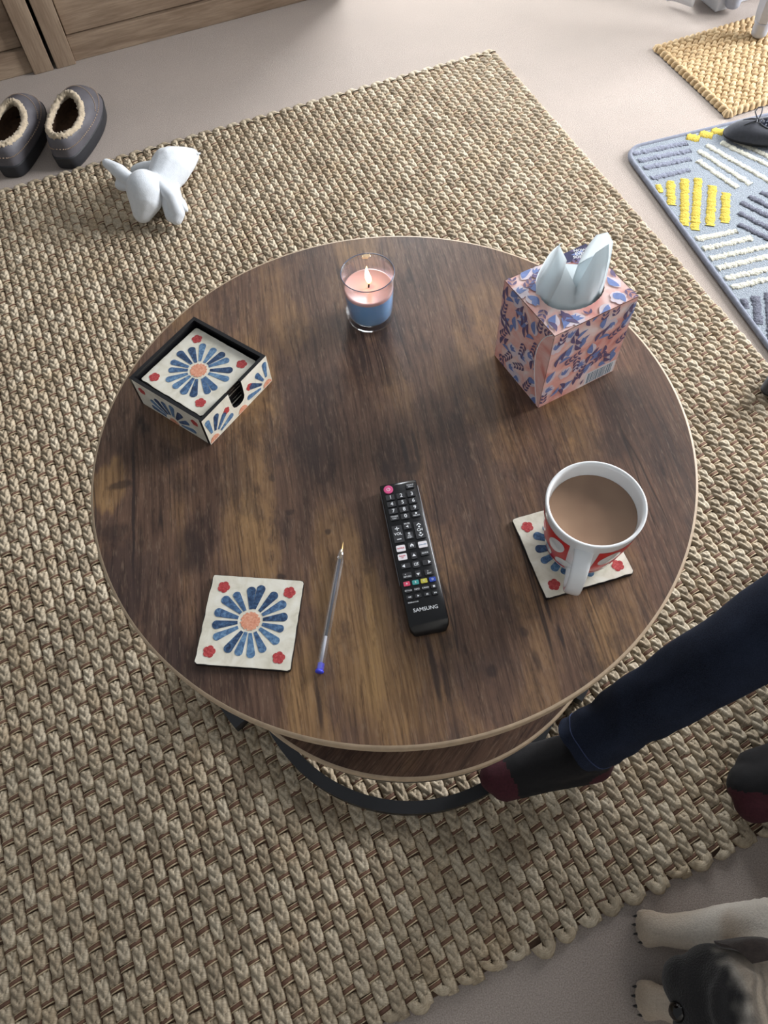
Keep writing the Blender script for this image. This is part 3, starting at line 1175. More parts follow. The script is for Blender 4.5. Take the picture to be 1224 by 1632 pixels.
PETALS = []
for k in range(6):
    r = np.random.default_rng(40 + k)
    PETALS.append(flat_mesh('petal', petal_outline(0.0124 + r.uniform(0, 0.001), 0.0392 + r.uniform(-0.0022, 0.0018), 0.0034, 0.0090 + r.uniform(-0.0008, 0.0008)), 0.0003, (M['petal'], M['petal2'], M['petal3'])[k % 3]))
CENTRE = flat_mesh('flower_centre', blossom_outline(0.0106, 15), 0.00035, M['coral'])
BLOSSOM = flat_mesh('blossom', blossom_outline(0.0066, 5), 0.0003, M['red'])
CSIZE, CTH = 0.0985, 0.0046


def rounded_slab(w, h, r, z0, z1, wear=0.0, seed=0):
    rr = np.random.default_rng(seed)
    poly = []
    base = rrect(w, h, r, 4)
    for i in range(len(base)):
        p, q = np.array(base[i]), np.array(base[(i + 1) % len(base)])
        L = np.linalg.norm(q - p)
        n = max(1, int(L / 0.006))
        for k in range(n):
            t = p + (q - p) * k / n
            if wear:
                t = t * (1 - abs(rr.normal(0, wear)) / (w / 2))
            poly.append(tuple(t))
    return prism(poly, z0, z1)


BASE_ME = mk('base', *rounded_slab(CSIZE, CSIZE, 0.003, 0, CTH - 0.0008), M['black'], smooth=False)
FACES_ME = [mk('painted_face', *rounded_slab(CSIZE - 0.0006, CSIZE - 0.0006, 0.003, CTH - 0.0008, CTH, 0.0004, k), M['cream'], smooth=False) for k in range(3)]


def coaster(loc, rz, label, group=None, seed=0, full=True):
    root = empty('coaster', loc, rz)
    tag(root, label, 'coaster', group)
    r = np.random.default_rng(seed)
    link('base', BASE_ME, root)
    link('painted_face', FACES_ME[seed % 3], root)
    if not full:
        return root
    for k in range(16):
        link('petal', PETALS[int(r.integers(0, 6))], root, loc=(r.normal(0, 0.0003), r.normal(0, 0.0003), CTH), rot=(0, 0, 2 * PI * (k + 0.5) / 16 + r.normal(0, 0.035)), scale=(1, r.uniform(0.96, 1.06), 1))
    link('flower_centre', CENTRE, root, loc=(0, 0, CTH))
    for sx in (-1, 1):
        for sy in (-1, 1):
            link('blossom', BLOSSOM, root, loc=(sx * 0.0355 + r.normal(0, 0.0008), sy * 0.0360 + r.normal(0, 0.0008), CTH), rot=(0, 0, r.uniform(0, 6)))
    return root


coaster((-0.1459, 0.2952, TT), R(-9.0), 'square coaster with painted blue flower lying loose beside the pen', seed=1)
coaster((0.1970, 0.3532, TT), R(12.6), 'square painted flower coaster underneath the red and white mug', seed=5)

HX, HY, HA = -0.2065, 0.6040, R(51.2)
HS, HH, HT = 0.115, 0.046, 0.0045
holder = empty('coaster_holder', (HX, HY, TT), HA)
tag(holder, 'square black-lined coaster box painted with blue flowers', 'coaster holder')
h = HS / 2
box('floor_board', (-h + HT, h - HT, -h + HT, h - HT, 0.0, 0.004), M['black'], holder, bevel=0.0)


def wall_panel(poly, rot, name='side_panel'):
    """poly in (x along the wall, z up), outer face painted"""
    n = len(poly)
    vs = [(x, -h, z) for x, z in poly] + [(x, -h + HT, z) for x, z in poly]
    fs = [tuple(range(n)), tuple(reversed(range(n, 2 * n)))]
    mi = [0, 1]
    for k in range(n):
        k2 = (k + 1) % n
        fs.append((k2, k, n + k, n + k2))
        mi.append(1)
    return obj(name, vs, fs, [M['cream'], M['black']], holder, smooth=False, midx=mi, rot=(0, 0, rot))


rect = [(-h, 0), (h, 0), (h, HH), (-h, HH)]
inner = [(-h + HT, 0), (h - HT, 0), (h - HT, HH), (-h + HT, HH)]
notch = [(-h, 0), (h, 0), (h, HH), (0.0115, HH), (0.0115, HH - 0.010), (0.0105, 0.022)]
notch += [(0.0105 * math.cos(R(a)), 0.022 - 0.0075 * math.sin(R(a))) for a in (30, 60, 90, 120, 150)]
notch += [(-0.0105, 0.022), (-0.0115, HH - 0.010), (-0.0115, HH), (-h, HH)]
front = wall_panel(notch, 0.0, 'front_panel')
left = wall_panel(inner, -PI / 2)
back = wall_panel(rect, PI)
right_ = wall_panel(inner, PI / 2)


def on_wall(parent, me, x, z, a, sc=1.0):
    """lay a painted motif upright on the outside of a wall"""
    return link(me.name.split('.')[0], me, parent, loc=(x, -h - 0.00002, z), rot=(PI / 2, 0, 0) if a is None else None) if a is None else _wall(parent, me, x, z, a, sc)


def _wall(parent, me, x, z, a, sc):
    o = link(me.name.split('.')[0], me, parent)
    o.matrix_local = Matrix.Translation((x, -h - 0.00002, z)) @ Matrix.Rotation(PI / 2, 4, 'X') @ Matrix.Rotation(a, 4, 'Z') @ Matrix.Diagonal((sc, sc, 1, 1))
    return o


HALF = flat_mesh('flower_centre', [(0.0085 * math.cos(PI * k / 14), 0.0085 * math.sin(PI * k / 14)) for k in range(15)], 0.00035, M['coral'])
for pn, fans in ((front, ((-0.049, (-75, -48, -22, 4), 0.003), (0.049, (-4, 24, 50, 76), 0.003))), (left, ((0.0, (-78, -56, -34, -12, 12, 34, 56, 78), 0.002),)),
                 (right_, ((0.0, (-78, -52, -26, 0, 26, 52, 78), 0.002),)), (back, ((0.0, (-78, -52, -26, 0, 26, 52, 78), 0.002),))):
    for fx, angs, fz in fans:
        for i, a in enumerate(angs):
            aa = R(a) if pn is not front or fx < 0 else R(a)
            _wall(pn, PETALS[(i * 2 + 1) % 6], fx, fz, aa, 0.92 if pn is front else 0.95)
        _wall(pn, HALF, fx, fz - 0.0015, 0.0, 0.9)
    if pn is front:
        _wall(pn, HALF, 0.002, 0.001, 0.0, 0.9)
        for bx in (-0.021, 0.021):
            _wall(pn, BLOSSOM, bx, 0.026, 0.4, 0.8)
    else:
        for bx in (-0.042, 0.042):
            _wall(pn, BLOSSOM, bx, 0.032, 0.4, 0.85)
for k in range(7):
    coaster((HX + rng.normal(0, 0.0005), HY + rng.normal(0, 0.0005), TT + 0.0042 + k * (CTH + 0.0005)), HA + rng.normal(0, 0.006),
            'painted flower coaster on top of the stack in the holder' if k == 6 else ('bottom', 'second from bottom', 'third from bottom', 'fourth from bottom', 'third from top', 'second from top')[min(k, 5)] + ' coaster of the stack inside the painted holder',
            'coasters stacked in the holder', seed=10 + k, full=(k == 6))

# ------------------------------------------------------------------ burning candle in a glass
CX, CY = 0.0024, 0.7065
candle = empty('candle', (CX, CY, TT))
tag(candle, 'lit pink and blue candle in a clear glass tumbler', 'candle')
M['glass'] = glassy('clear_glass', (0.97, 0.98, 1.0, 1), 0.06)
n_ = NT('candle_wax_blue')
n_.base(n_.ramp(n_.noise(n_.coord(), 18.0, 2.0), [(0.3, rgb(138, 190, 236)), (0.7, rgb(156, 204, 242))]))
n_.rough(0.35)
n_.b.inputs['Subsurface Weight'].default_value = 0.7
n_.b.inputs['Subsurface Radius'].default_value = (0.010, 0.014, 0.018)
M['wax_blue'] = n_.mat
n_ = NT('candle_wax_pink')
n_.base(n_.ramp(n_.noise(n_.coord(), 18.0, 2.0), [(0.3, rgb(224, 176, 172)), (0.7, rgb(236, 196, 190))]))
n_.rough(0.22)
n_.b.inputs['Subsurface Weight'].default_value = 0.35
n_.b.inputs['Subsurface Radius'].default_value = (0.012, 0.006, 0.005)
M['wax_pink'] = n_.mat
GH = 0.0755
v, f = lathe([(0.0, 0.001), (0.024, 0.0), (0.0285, 0.0010), (0.0304, 0.0045), (0.0310, 0.012), (0.0318, 0.035), (0.0330, 0.058), (0.0334, GH - 0.001), (0.0328, GH), (0.0320, GH - 0.001),
              (0.0316, 0.058), (0.0302, 0.035), (0.0288, 0.014), (0.0262, 0.0085), (0.018, 0.0070), (0.0, 0.0068)], 64, False, False)
obj('glass', v, f, M['glass'], candle)
M['rim'] = simple('glass_rim', rgb(96, 104, 124), 0.06, var=0.02)
v, f = tube([(0.0327 * math.cos(2 * PI * k / 64), 0.0327 * math.sin(2 * PI * k / 64), GH - 0.0004) for k in range(64)], 0.00062, 8, closed=True)
obj('rim', v, f, M['rim'], candle)
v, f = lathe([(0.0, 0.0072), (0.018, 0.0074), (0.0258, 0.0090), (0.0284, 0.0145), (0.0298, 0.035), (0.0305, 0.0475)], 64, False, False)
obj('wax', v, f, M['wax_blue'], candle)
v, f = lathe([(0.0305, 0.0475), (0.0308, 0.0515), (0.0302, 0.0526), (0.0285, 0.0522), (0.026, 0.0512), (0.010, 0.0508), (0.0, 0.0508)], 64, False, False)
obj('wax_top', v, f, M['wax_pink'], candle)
M['wick'] = simple('charred_wick', rgb(30, 24, 22), 0.9)
v, f = tube([(0, 0, 0.050), (0.0004, 0, 0.054), (0.0012, 0.0004, 0.0575), (0.0022, 0.001, 0.060)], [0.0011, 0.0010, 0.0010, 0.0009], 8)
obj('wick', v, f, M['wick'], candle)
n_ = NT('flame')
em = n_.n('ShaderNodeEmission')
zc = n_.n('ShaderNodeSeparateXYZ')
n_.l(n_.coord(), zc.inputs[0])
n_.l(n_.ramp(n_.maprange(zc.outputs[2], 0.057, 0.086), [(0.0, (1.0, 0.32, 0.05, 1)), (0.25, (1.0, 0.66, 0.28, 1)), (0.6, (1.0, 0.86, 0.55, 1)), (1.0, (1.0, 0.70, 0.30, 1))]), em.inputs[0])
em.inputs[1].default_value = 6.0
n_.l(em.outputs[0], n_.out.inputs[0])
M['flame'] = n_.mat
fl = []
for z, r, dx in ((0.0565, 0.0006, 0.0008), (0.059, 0.0022, 0.0010), (0.062, 0.0034, 0.0010), (0.066, 0.0038, 0.0004), (0.071, 0.0033, -0.0004), (0.076, 0.0023, -0.0009), (0.081, 0.0011, -0.0009), (0.085, 0.0002, -0.0005)):
    fl.append([(dx + r * math.cos(2 * PI * k / 14), r * math.sin(2 * PI * k / 14), z) for k in range(14)])
v, f = loft(fl)
obj('flame', v, f, M['flame'], candle)
ld = bpy.data.lights.new('flame_light', 'POINT')
ld.energy = 0.16
ld.color = (1.0, 0.55, 0.26)
ld.shadow_soft_size = 0.004
lo_ = bpy.data.objects.new('flame_light', ld)
COL.objects.link(lo_)
lo_.location = (0, 0, 0.068)
lo_.parent = candle

# ------------------------------------------------------------------ mug of tea
MX, MY, MZ = 0.2045, 0.3523, TT + CTH + 0.0004
mug = empty('mug', (MX, MY, MZ))
tag(mug, 'white mug with red oval pattern full of milky tea', 'mug')
MHt = 0.0905


def mug_r(z):
    t = z / MHt
    return 0.0335 + 0.0150 * t ** 0.75 + 0.0012 * math.sin(t * PI)


prof = [(0.0, 0.002), (0.029, 0.002), (0.0305, 0.0), (0.0325, 0.0004), (0.0338, 0.003)]
prof += [(mug_r(z), z) for z in np.linspace(0.005, MHt - 0.0012, 22)]
prof += [(mug_r(MHt) - 0.0002, MHt - 0.0003), (mug_r(MHt) - 0.0016, MHt), (mug_r(MHt) - 0.0032, MHt - 0.0008)]
prof += [(mug_r(z) - 0.0036, z) for z in np.linspace(MHt - 0.003, 0.010, 18)] + [(0.024, 0.006), (0.0, 0.005)]
v, f = lathe(prof, 80, False, False)
obj('cup', v, f, M['white_china'], mug)
n_ = NT('milky_tea')
n_.base(n_.ramp(n_.noise(n_.coord(), 22.0, 2.0), [(0.3, rgb(140, 112, 92)), (0.7, rgb(156, 127, 104))]))
n_.rough(0.12)
M['tea'] = n_.mat
tz = MHt - 0.0185
tr_ = mug_r(tz) - 0.0037
v, f = lathe([(0.0, tz), (tr_ * 0.6, tz), (tr_ - 0.0015, tz), (tr_, tz + 0.0006)], 64, False, False)
obj('tea', v, f, M['tea'], mug)
ha = math.atan2(-0.075, -0.030)          # direction of the handle, towards the viewer


def patch(a0, a1, zlo, zhi, mat_, name, out=0.00022, na=36, nz=8):
    vs = []
    for i in range(na + 1):
        t = i / na
        a = a0 + (a1 - a0) * t
        lo, hi = zlo(t), zhi(t)
        for j in range(nz + 1):
            z = lo + (hi - lo) * j / nz
            r = mug_r(z) + out
            vs.append((r * math.cos(a), r * math.sin(a), z))
    fs = [((i) * (nz + 1) + j, (i + 1) * (nz + 1) + j, (i + 1) * (nz + 1) + j + 1, i * (nz + 1) + j + 1) for i in range(na) for j in range(nz)]
    return obj(name, vs, fs, mat_, mug)


def oval(a, z, wa, hz, tilt, name='white_oval'):
    vs = []
    for ring, rr in enumerate((0.0, 0.5, 1.0)):
        for k in range(28):
            b = 2 * PI * k / 28
            x, y = wa * rr * math.cos(b), hz * rr * math.sin(b)
            x, y = x * math.cos(tilt) - y * math.sin(tilt), x * math.sin(tilt) + y * math.cos(tilt)
            zz = z + y
            r = mug_r(zz) + 0.00040
            aa = a + x / mug_r(z)
            vs.append((r * math.cos(aa), r * math.sin(aa), zz))
    fs = []
    for i in range(2):
        for k in range(28):
            k2 = (k + 1) % 28
            fs.append((i * 28 + k, i * 28 + k2, (i + 1) * 28 + k2, (i + 1) * 28 + k))
    return obj(name, vs, fs, M['white_china'], mug)


A0, A1 = ha + 0.30, ha + 2 * PI - 0.30
patch(A0, A1, lambda t: 0.013, lambda t: 0.0770, M['mug_red'], 'red_band', na=110)
nov = 9
for k in range(nov):
    a = A0 + (A1 - A0) * (k + 0.5) / nov
    oval(a, 0.056, 0.0092, 0.0155, -0.35)
    oval(a + (A1 - A0) / nov * 0.42, 0.024, 0.0095, 0.0120, -0.35)
patch(A0 - 0.02, A1 + 0.02, lambda t: 0.0125, lambda t: 0.0165, M['mug_red'], 'red_line', out=0.0006, na=110, nz=1)
# strap handle
hp = cat_rom([(0.0455, 0.0735), (0.056, 0.0745), (0.0685, 0.0690), (0.0745, 0.0540), (0.0715, 0.0360), (0.060, 0.0215), (0.0385, 0.0175)], 7)
rings = []
for i, p in enumerate(hp):
    q0, q1 = hp[max(i - 1, 0)], hp[min(i + 1, len(hp) - 1)]
    d = (q1 - q0) / np.linalg.norm(q1 - q0)
    nx, nz = -d[1], d[0]
    t = i / (len(hp) - 1)
    w = 0.0096 - 0.0018 * math.sin(t * PI * 0.9)
    th = 0.0036
    ring = []
    for k in range(16):
        a = 2 * PI * k / 16
        e = 0.6
        cx_ = math.copysign(abs(math.cos(a)) ** e, math.cos(a)) * w
        cz_ = math.copysign(abs(math.sin(a)) ** e, math.sin(a)) * th
        ring.append((p[0] + nx * cz_, cx_, p[1] + nz * cz_))
    rings.append(ring)
v, f = loft(rings)
obj('handle', v, f, M['white_china'], mug, rot=(0, 0, ha))

# ------------------------------------------------------------------ tissue box
BA = math.atan2(0.0461, 0.0977)
tb = empty('tissue_box', (0.1932, 0.5401, TT), BA)
tag(tb, 'pink floral cardboard cube of tissues on the table', 'tissue box')
BX, BY, BZ = 0.110, 0.095, 0.1235
n_ = NT('pink_watercolour_card')
p_ = n_.coord()
f1 = n_.noise(p_, 26.0, 3.0, 0.6, 0.8)
c_ = n_.ramp(f1, [(0.30, rgb(220, 140, 130)), (0.44, rgb(236, 178, 168)), (0.58, rgb(243, 208, 201)), (0.72, rgb(246, 232, 230))])
n_.base(c_)
n_.rough(0.55)
M['card'] = n_.mat
M['card_in'] = simple('raw_card', rgb(206, 198, 190), 0.9)
M['leaf_blue'] = simple('leaf_periwinkle', rgb(118, 138, 192), 0.55, var=0.12, scale=200)
M['leaf_plum'] = simple('leaf_plum', rgb(104, 90, 126), 0.55, var=0.15, scale=200)
M['leaf_pale'] = simple('leaf_pale_blue', rgb(226, 212, 220), 0.55, var=0.05, scale=200)
M['navy'] = simple('navy_print', rgb(32, 30, 78), 0.5)
M['ink_white'] = simple('white_print', rgb(236, 238, 242), 0.5, var=0.02)
M['ink_grey'] = simple('barcode_ink', rgb(96, 128, 150), 0.5)
sides = {'front': [(0, 0, 0), (BX, 0, 0), (BX, 0, BZ), (0, 0, BZ)], 'left': [(0, BY, 0), (0, 0, 0), (0, 0, BZ), (0, BY, BZ)],
         'right': [(BX, 0, 0), (BX, BY, 0), (BX, BY, BZ), (BX, 0, BZ)], 'back': [(BX, BY, 0), (0, BY, 0), (0, BY, BZ), (BX, BY, BZ)]}
panels = {}
for nm, q in sides.items():
    q = [Vector(p) for p in q]
    nrm = (q[1] - q[0]).cross(q[3] - q[0]).normalized()
    vs = q + [p - nrm * 0.0006 for p in q]
    fs = [(0, 1, 2, 3), (7, 6, 5, 4), (0, 4, 5, 1), (1, 5, 6, 2), (2, 6, 7, 3), (3, 7, 4, 0)]
    panels[nm] = obj('side_panel', vs, fs, [M['card'], M['card_in']], tb, smooth=False, midx=[0, 1, 1, 1, 1, 1])
HCX, HCY, HRX, HRY = 0.056, 0.047, 0.0375, 0.0300
NH = 72
sq, ov = [], []
for k in range(NH):
    a = 2 * PI * k / NH
    c, s = math.cos(a), math.sin(a)
    t = min((((BX - HCX) if c > 0 else HCX) / abs(c)) if abs(c) > 1e-6 else 9, (((BY - HCY) if s > 0 else HCY) / abs(s)) if abs(s) > 1e-6 else 9)
    sq.append((HCX + c * t, HCY + s * t, BZ))
    wob = 1 + 0.012 * (k % 2)
    ov.append((HCX + c * HRX * wob, HCY + s * HRY * wob, BZ))
for cxy in ((0, 0), (BX, 0), (BX, BY), (0, BY)):
    i = min(range(NH), key=lambda k: (sq[k][0] - cxy[0]) ** 2 + (sq[k][1] - cxy[1]) ** 2)
    sq[i] = (cxy[0], cxy[1], BZ)
v, f = loft([sq, ov], closed=True, caps=(False, False))
top_p = obj('top_panel', v, f, M['card'], tb, smooth=False)
md = top_p.modifiers.new('t', 'SOLIDIFY')
md.thickness = 0.0006
box('bottom_panel', (0.001, BX - 0.001, 0.001, BY - 0.001, 0.0, 0.0008), M['card_in'], tb, bevel=0.0)


def leaf_poly(L, W, n=7, bend=0.15):
    up = [(L * k / n, W / 2 * math.sin(PI * (k / n) ** 0.85)) for k in range(n + 1)]
    dn = [(L * k / n, -W / 2 * math.sin(PI * (k / n) ** 0.85)) for k in range(n - 1, 0, -1)]
    return [(x, y + bend * L * math.sin(PI * x / L)) for x, y in up + dn]


def print_on(panel, q, w, hgt, seed, gap, avoid=None, name='leaf_print'):
    """leaves and sprigs printed on a panel, in the panel's own plane"""
    r = np.random.default_rng(seed)
    q0, ux, uy = Vector(q[0]), (Vector(q[1]) - Vector(q[0])).normalized(), (Vector(q[3]) - Vector(q[0])).normalized()
    nr = ux.cross(uy)
    vs, fs, mi = [], [], []

    def put(poly, x, y, a, m_, lift):
        pts = [(x + px * math.cos(a) - py * math.sin(a), y + px * math.sin(a) + py * math.cos(a)) for px, py in poly]
        if not (0.001 < x < w - 0.001 and 0.001 < y < hgt - 0.001):
            return
        pts = [(min(max(px, 0.0003), w - 0.0003), min(max(py, 0.0003), hgt - 0.0003)) for px, py in pts]
        if max(p[0] for p in pts) - min(p[0] for p in pts) < 0.001 or max(p[1] for p in pts) - min(p[1] for p in pts) < 0.001:
            return
        if avoid and any(avoid(px, py) for px, py in pts):
            return
        b = len(vs)
        lift = {0.00008: 0.00010, 0.00012: 0.00040, 0.00014: 0.00025}[lift] + len(fs) * 0.0000012
        vs.extend(q0 + ux * px + uy * py + nr * lift for px, py in pts)
        fs.append(tuple(range(b, b + len(pts))))
        mi.append(m_)
    # jittered grid of sprigs so that the pattern covers the panel evenly
    nx, ny = max(2, int(w / gap)), max(2, int(hgt / gap))
    for ix in range(nx):
        for iy in range(ny):
            x, y = (ix + 0.5 + r.uniform(-0.3, 0.3)) * w / nx, (iy + 0.5 + r.uniform(-0.3, 0.3)) * hgt / ny
            a = r.uniform(0.3, 1.9) + (PI if r.random() < 0.25 else 0)
            kind = (ix + iy * 2 + int(r.integers(0, 2))) % 4
            if kind == 0:       # plum sprig
                for k in range(4):
                    xx, yy = x + 0.0062 * (k - 1) * math.cos(a), y + 0.0062 * (k - 1) * math.sin(a)
                    for sgn in (-1, 1):
                        put(leaf_poly(0.0088 - 0.0007 * k, 0.0030, 7, 0.1 * sgn), xx, yy, a + sgn * 0.6, 1, 0.00012)
            elif kind == 1:     # blue leaf with a pale halo
                put(leaf_poly(0.021, 0.0125, 7, 0.0), x - 0.002 * math.cos(a), y - 0.002 * math.sin(a), a, 2, 0.00008)
                put(leaf_poly(0.0185, 0.0082), x, y, a, 0, 0.00014)
            elif kind == 2:     # bell flower
                put(blossom_outline(0.0098, 6, 24), x, y, 0, 2, 0.00008)
                for da in (-0.5, 0.0, 0.5):
                    put(leaf_poly(0.0105, 0.0036), x - 0.003 * math.cos(a), y - 0.003 * math.sin(a), a + da, 0, 0.00014)
            else:
                for k in range(3):
                    put(leaf_poly(0.0165, 0.0052), x + 0.005 * k * math.cos(a), y + 0.005 * k * math.sin(a), a + (-1) ** k * 0.6, 0 if k % 2 else 1, 0.00012)
    return obj(name, vs, fs, [M['leaf_blue'], M['leaf_plum'], M['leaf_pale']], panel, smooth=False, midx=mi)


bar_zone = lambda x, y: x > BX - 0.047 and y < 0.024
print_on(panels['front'], sides['front'], BX, BZ, 3, 0.0165, bar_zone)
print_on(panels['left'], sides['left'], BY, BZ, 4, 0.0165)
print_on(panels['right'], sides['right'], BY, BZ, 5, 0.0165)
print_on(panels['back'], sides['back'], BX, BZ, 6, 0.0165)
print_on(top_p, [(0, 0, BZ + 0.0007), (BX, 0, BZ + 0.0007), (BX, BY, BZ + 0.0007), (0, BY, BZ + 0.0007)], BX, BY, 8, 0.0125, lambda x, y: ((x - HCX) / (HRX * 1.04)) ** 2 + ((y - HCY) / (HRY * 1.04)) ** 2 < 1)
# barcode on the front panel
vs, fs, mi = [], [], []


def quad(x0, x1, z0, z1, y, m_):
    b = len(vs)
    vs.extend([(x0, y, z0), (x1, y, z0), (x1, y, z1), (x0, y, z1)])
    fs.append((b, b + 1, b + 2, b + 3))
    mi.append(m_)


quad(BX - 0.045, BX - 0.002, 0.001, 0.0225, -0.00012, 0)
x = BX - 0.042
r_ = np.random.default_rng(3)
while x < BX - 0.006:
    w = float(r_.choice([0.0005, 0.001, 0.0016]))
    quad(x, x + w, 0.002, 0.0205, -0.0002, 1)
    x += w + float(r_.choice([0.0006, 0.001, 0.0014]))
obj('barcode', vs, fs, [M['ink_white'], M['ink_grey']], panels['front'], smooth=False, midx=mi)
# curved glue flap wrapped onto the left face
fl_poly = []
for k in range(17):
    t = k / 16
    fl_poly.append((0.003 + 0.021 * math.sin(PI * t ** 0.8) * (1 - 0.35 * t), BZ * (1 - t) * 0.99 + 0.0006))
vs = [(-0.0006, 0.0, BZ * 0.99), (-0.0006, 0.0, 0.0006)]
outer = [(-0.0007 - 0.0010 * math.sin(PI * k / 16), y, z) for k, (y, z) in enumerate(fl_poly)]
vs = [(-0.00055, 0.0, z) for (_, z) in fl_poly] + outer
n17 = len(fl_poly)
fs = [(k, k + 1, n17 + k + 1, n17 + k) for k in range(n17 - 1)]
obj('glue_flap', vs, fs, M['card'], tb, smooth=False)
v, f = tube([(x - 0.0002, y, z) for x, y, z in outer], 0.00055, 6)
obj('flap_edge', v, f, M['ink_white'], tb)
# navy printed tab standing at the far corner
tab = empty('offer_tab', (0, 0, 0))
tab.parent = tb
tabpts = [(BX - 0.0003, BY - 0.0003, BZ + 0.0011), (BX - 0.050, BY - 0.0003, BZ + 0.0011), (BX - 0.040, BY - 0.013, BZ + 0.0011), (BX - 0.0003, BY - 0.022, BZ + 0.0011)]
obj('printed_panel', tabpts, [(0, 1, 2, 3)], M['navy'], tab, smooth=False)
for i, tx in enumerate(('NOW', 'EVEN', 'SOFTER')):
    link('lettering', text_mesh(tx, 0.0056, M['ink_white'], bold=0.00012), tab, loc=(BX - 0.0125 - 0.0022 * i, BY - 0.0058 - 0.0046 * i, BZ + 0.0013), rot=(0, 0, -BA))

# tissues pulled up through the opening
n_ = NT('tissue_paper')
n_.base(rgb(240, 242, 244))
n_.rough(0.9)
n_.bump(n_.noise(n_.coord(), 500.0, 3.0), 0.2, 0.0005)
tl = n_.n('ShaderNodeBsdfTranslucent')
tl.inputs[0].default_value = rgb(236, 242, 244)
mx_ = n_.n('ShaderNodeMixShader')
mx_.inputs[0].default_value = 0.6
n_.l(n_.b.outputs[0], mx_.inputs[1])
n_.l(tl.outputs[0], mx_.inputs[2])
n_.l(mx_.outputs[0], n_.out.inputs[0])
M['tissue'] = n_.mat


def lin(pts, n):
    P = [np.array(p, float) for p in pts]
    return [P[i] + (P[i + 1] - P[i]) * k / n for i in range(len(P) - 1) for k in range(n)] + [P[-1]]


def sheet(name, rows, nu=7, nv=7, th=0.0004, parent=None, crisp=False):
    rows2 = [(lin if crisp else cat_rom)(r, nu) for r in rows]
    cols = [cat_rom([r[i] for r in rows2], nv) for i in range(len(rows2[0]))]
    nr = len(cols[0])
    vs = [tuple(cols[i][j]) for j in range(nr) for i in range(len(cols))]
    w = len(cols)
    fs = [(j * w + i, j * w + i + 1, (j + 1) * w + i + 1, (j + 1) * w + i) for j in range(nr - 1) for i in range(w - 1)]
    o = obj(name, vs, fs, M['tissue'], parent)
    md = o.modifiers.new('t', 'SOLIDIFY')
    md.thickness = th
    return o


ts = empty('tissue', (0.1932 + 0.0480 * math.cos(BA) - 0.047 * math.sin(BA) + 0.004, 0.5401 + 0.0480 * math.sin(BA) + 0.047 * math.cos(BA), TT + BZ))
tag(ts, 'white paper tissue poking up out of the pink box', 'tissue')
sheet('front_fold', [
    [(-0.028, -0.004, -0.030), (-0.016, -0.014, -0.030), (0.000, -0.019, -0.030), (0.014, -0.016, -0.030), (0.026, -0.006, -0.030)],
    [(-0.034, 0.000, -0.002), (-0.018, -0.018, -0.002), (0.000, -0.022, -0.004), (0.018, -0.018, -0.002), (0.032, -0.004, 0.000)],
    [(-0.030, 0.004, 0.018), (-0.016, -0.008, 0.014), (0.002, -0.014, 0.003), (0.015, -0.014, 0.016), (0.033, -0.004, 0.020)],
    [(-0.022, 0.008, 0.036), (-0.012, 0.000, 0.024), (0.004, -0.008, 0.006), (0.017, -0.005, 0.034), (0.034, 0.002, 0.042)],
    [(-0.017, 0.010, 0.052), (-0.009, 0.005, 0.032), (0.005, -0.004, 0.008), (0.019, 0.003, 0.048), (0.032, 0.006, 0.056)]], parent=ts, nu=3, th=0.00025, crisp=True)
sheet('left_fold', [
    [(-0.030, 0.016, -0.030), (-0.032, 0.004, -0.030), (-0.026, -0.008, -0.030)],
    [(-0.034, 0.018, 0.004), (-0.037, 0.000, 0.002), (-0.024, -0.014, 0.002)],
    [(-0.024, 0.020, 0.036), (-0.030, 0.006, 0.030), (-0.014, -0.004, 0.020)],
    [(-0.015, 0.013, 0.056), (-0.019, 0.010, 0.057), (-0.009, 0.004, 0.040)]], parent=ts, nu=3, th=0.00025, crisp=True)
sheet('right_fold', [
    [(0.006, 0.016, -0.030), (0.020, 0.010, -0.030), (0.028, -0.006, -0.030)],
    [(0.008, 0.018, 0.010), (0.026, 0.012, 0.010), (0.034, -0.006, 0.004)],
    [(0.012, 0.016, 0.040), (0.030, 0.012, 0.044), (0.036, 0.000, 0.036)],
    [(0.020, 0.016, 0.060), (0.030, 0.012, 0.066), (0.036, 0.006, 0.058)]], parent=ts, nu=3, th=0.00025, crisp=True)
sheet('back_fold', [
    [(-0.026, 0.014, -0.030), (-0.008, 0.018, -0.030), (0.010, 0.018, -0.030), (0.024, 0.012, -0.030)],
    [(-0.026, 0.018, 0.006), (-0.008, 0.022, 0.006), (0.010, 0.022, 0.006), (0.026, 0.016, 0.006)],
    [(-0.018, 0.016, 0.034), (-0.006, 0.016, 0.024), (0.008, 0.016, 0.022), (0.026, 0.014, 0.038)]], parent=ts, nu=3, th=0.00025, crisp=True)

# ------------------------------------------------------------------ ballpoint pen
pa, pb = Vector((-0.0466, 0.3786, TT + 0.0045)), Vector((-0.0762, 0.2354, TT + 0.0045))
pen = empty('ballpoint_pen', pb)
pen.rotation_euler = (0, 0, math.atan2(pa.y - pb.y, pa.x - pb.x))
tag(pen, 'clear ballpoint pen with blue end plug beside the loose coaster', 'pen')
PL = (pa - pb).length
M['clear'] = glassy('clear_plastic', (0.94, 0.95, 0.97, 1), 0.24, 0.25)
M['brass'] = simple('brass_tip', rgb(196, 164, 112), 0.3, metal=0.8, var=0.05)
M['ink'] = simple('dark_ink', rgb(30, 32, 58), 0.4)
M['blue_plastic'] = simple('blue_plastic', rgb(64, 72, 214), 0.3, var=0.03)


def xlathe(prof, seg):
    v, f = lathe(prof, seg, True, True)
    return [(z, x, y) for x, y, z in v], f


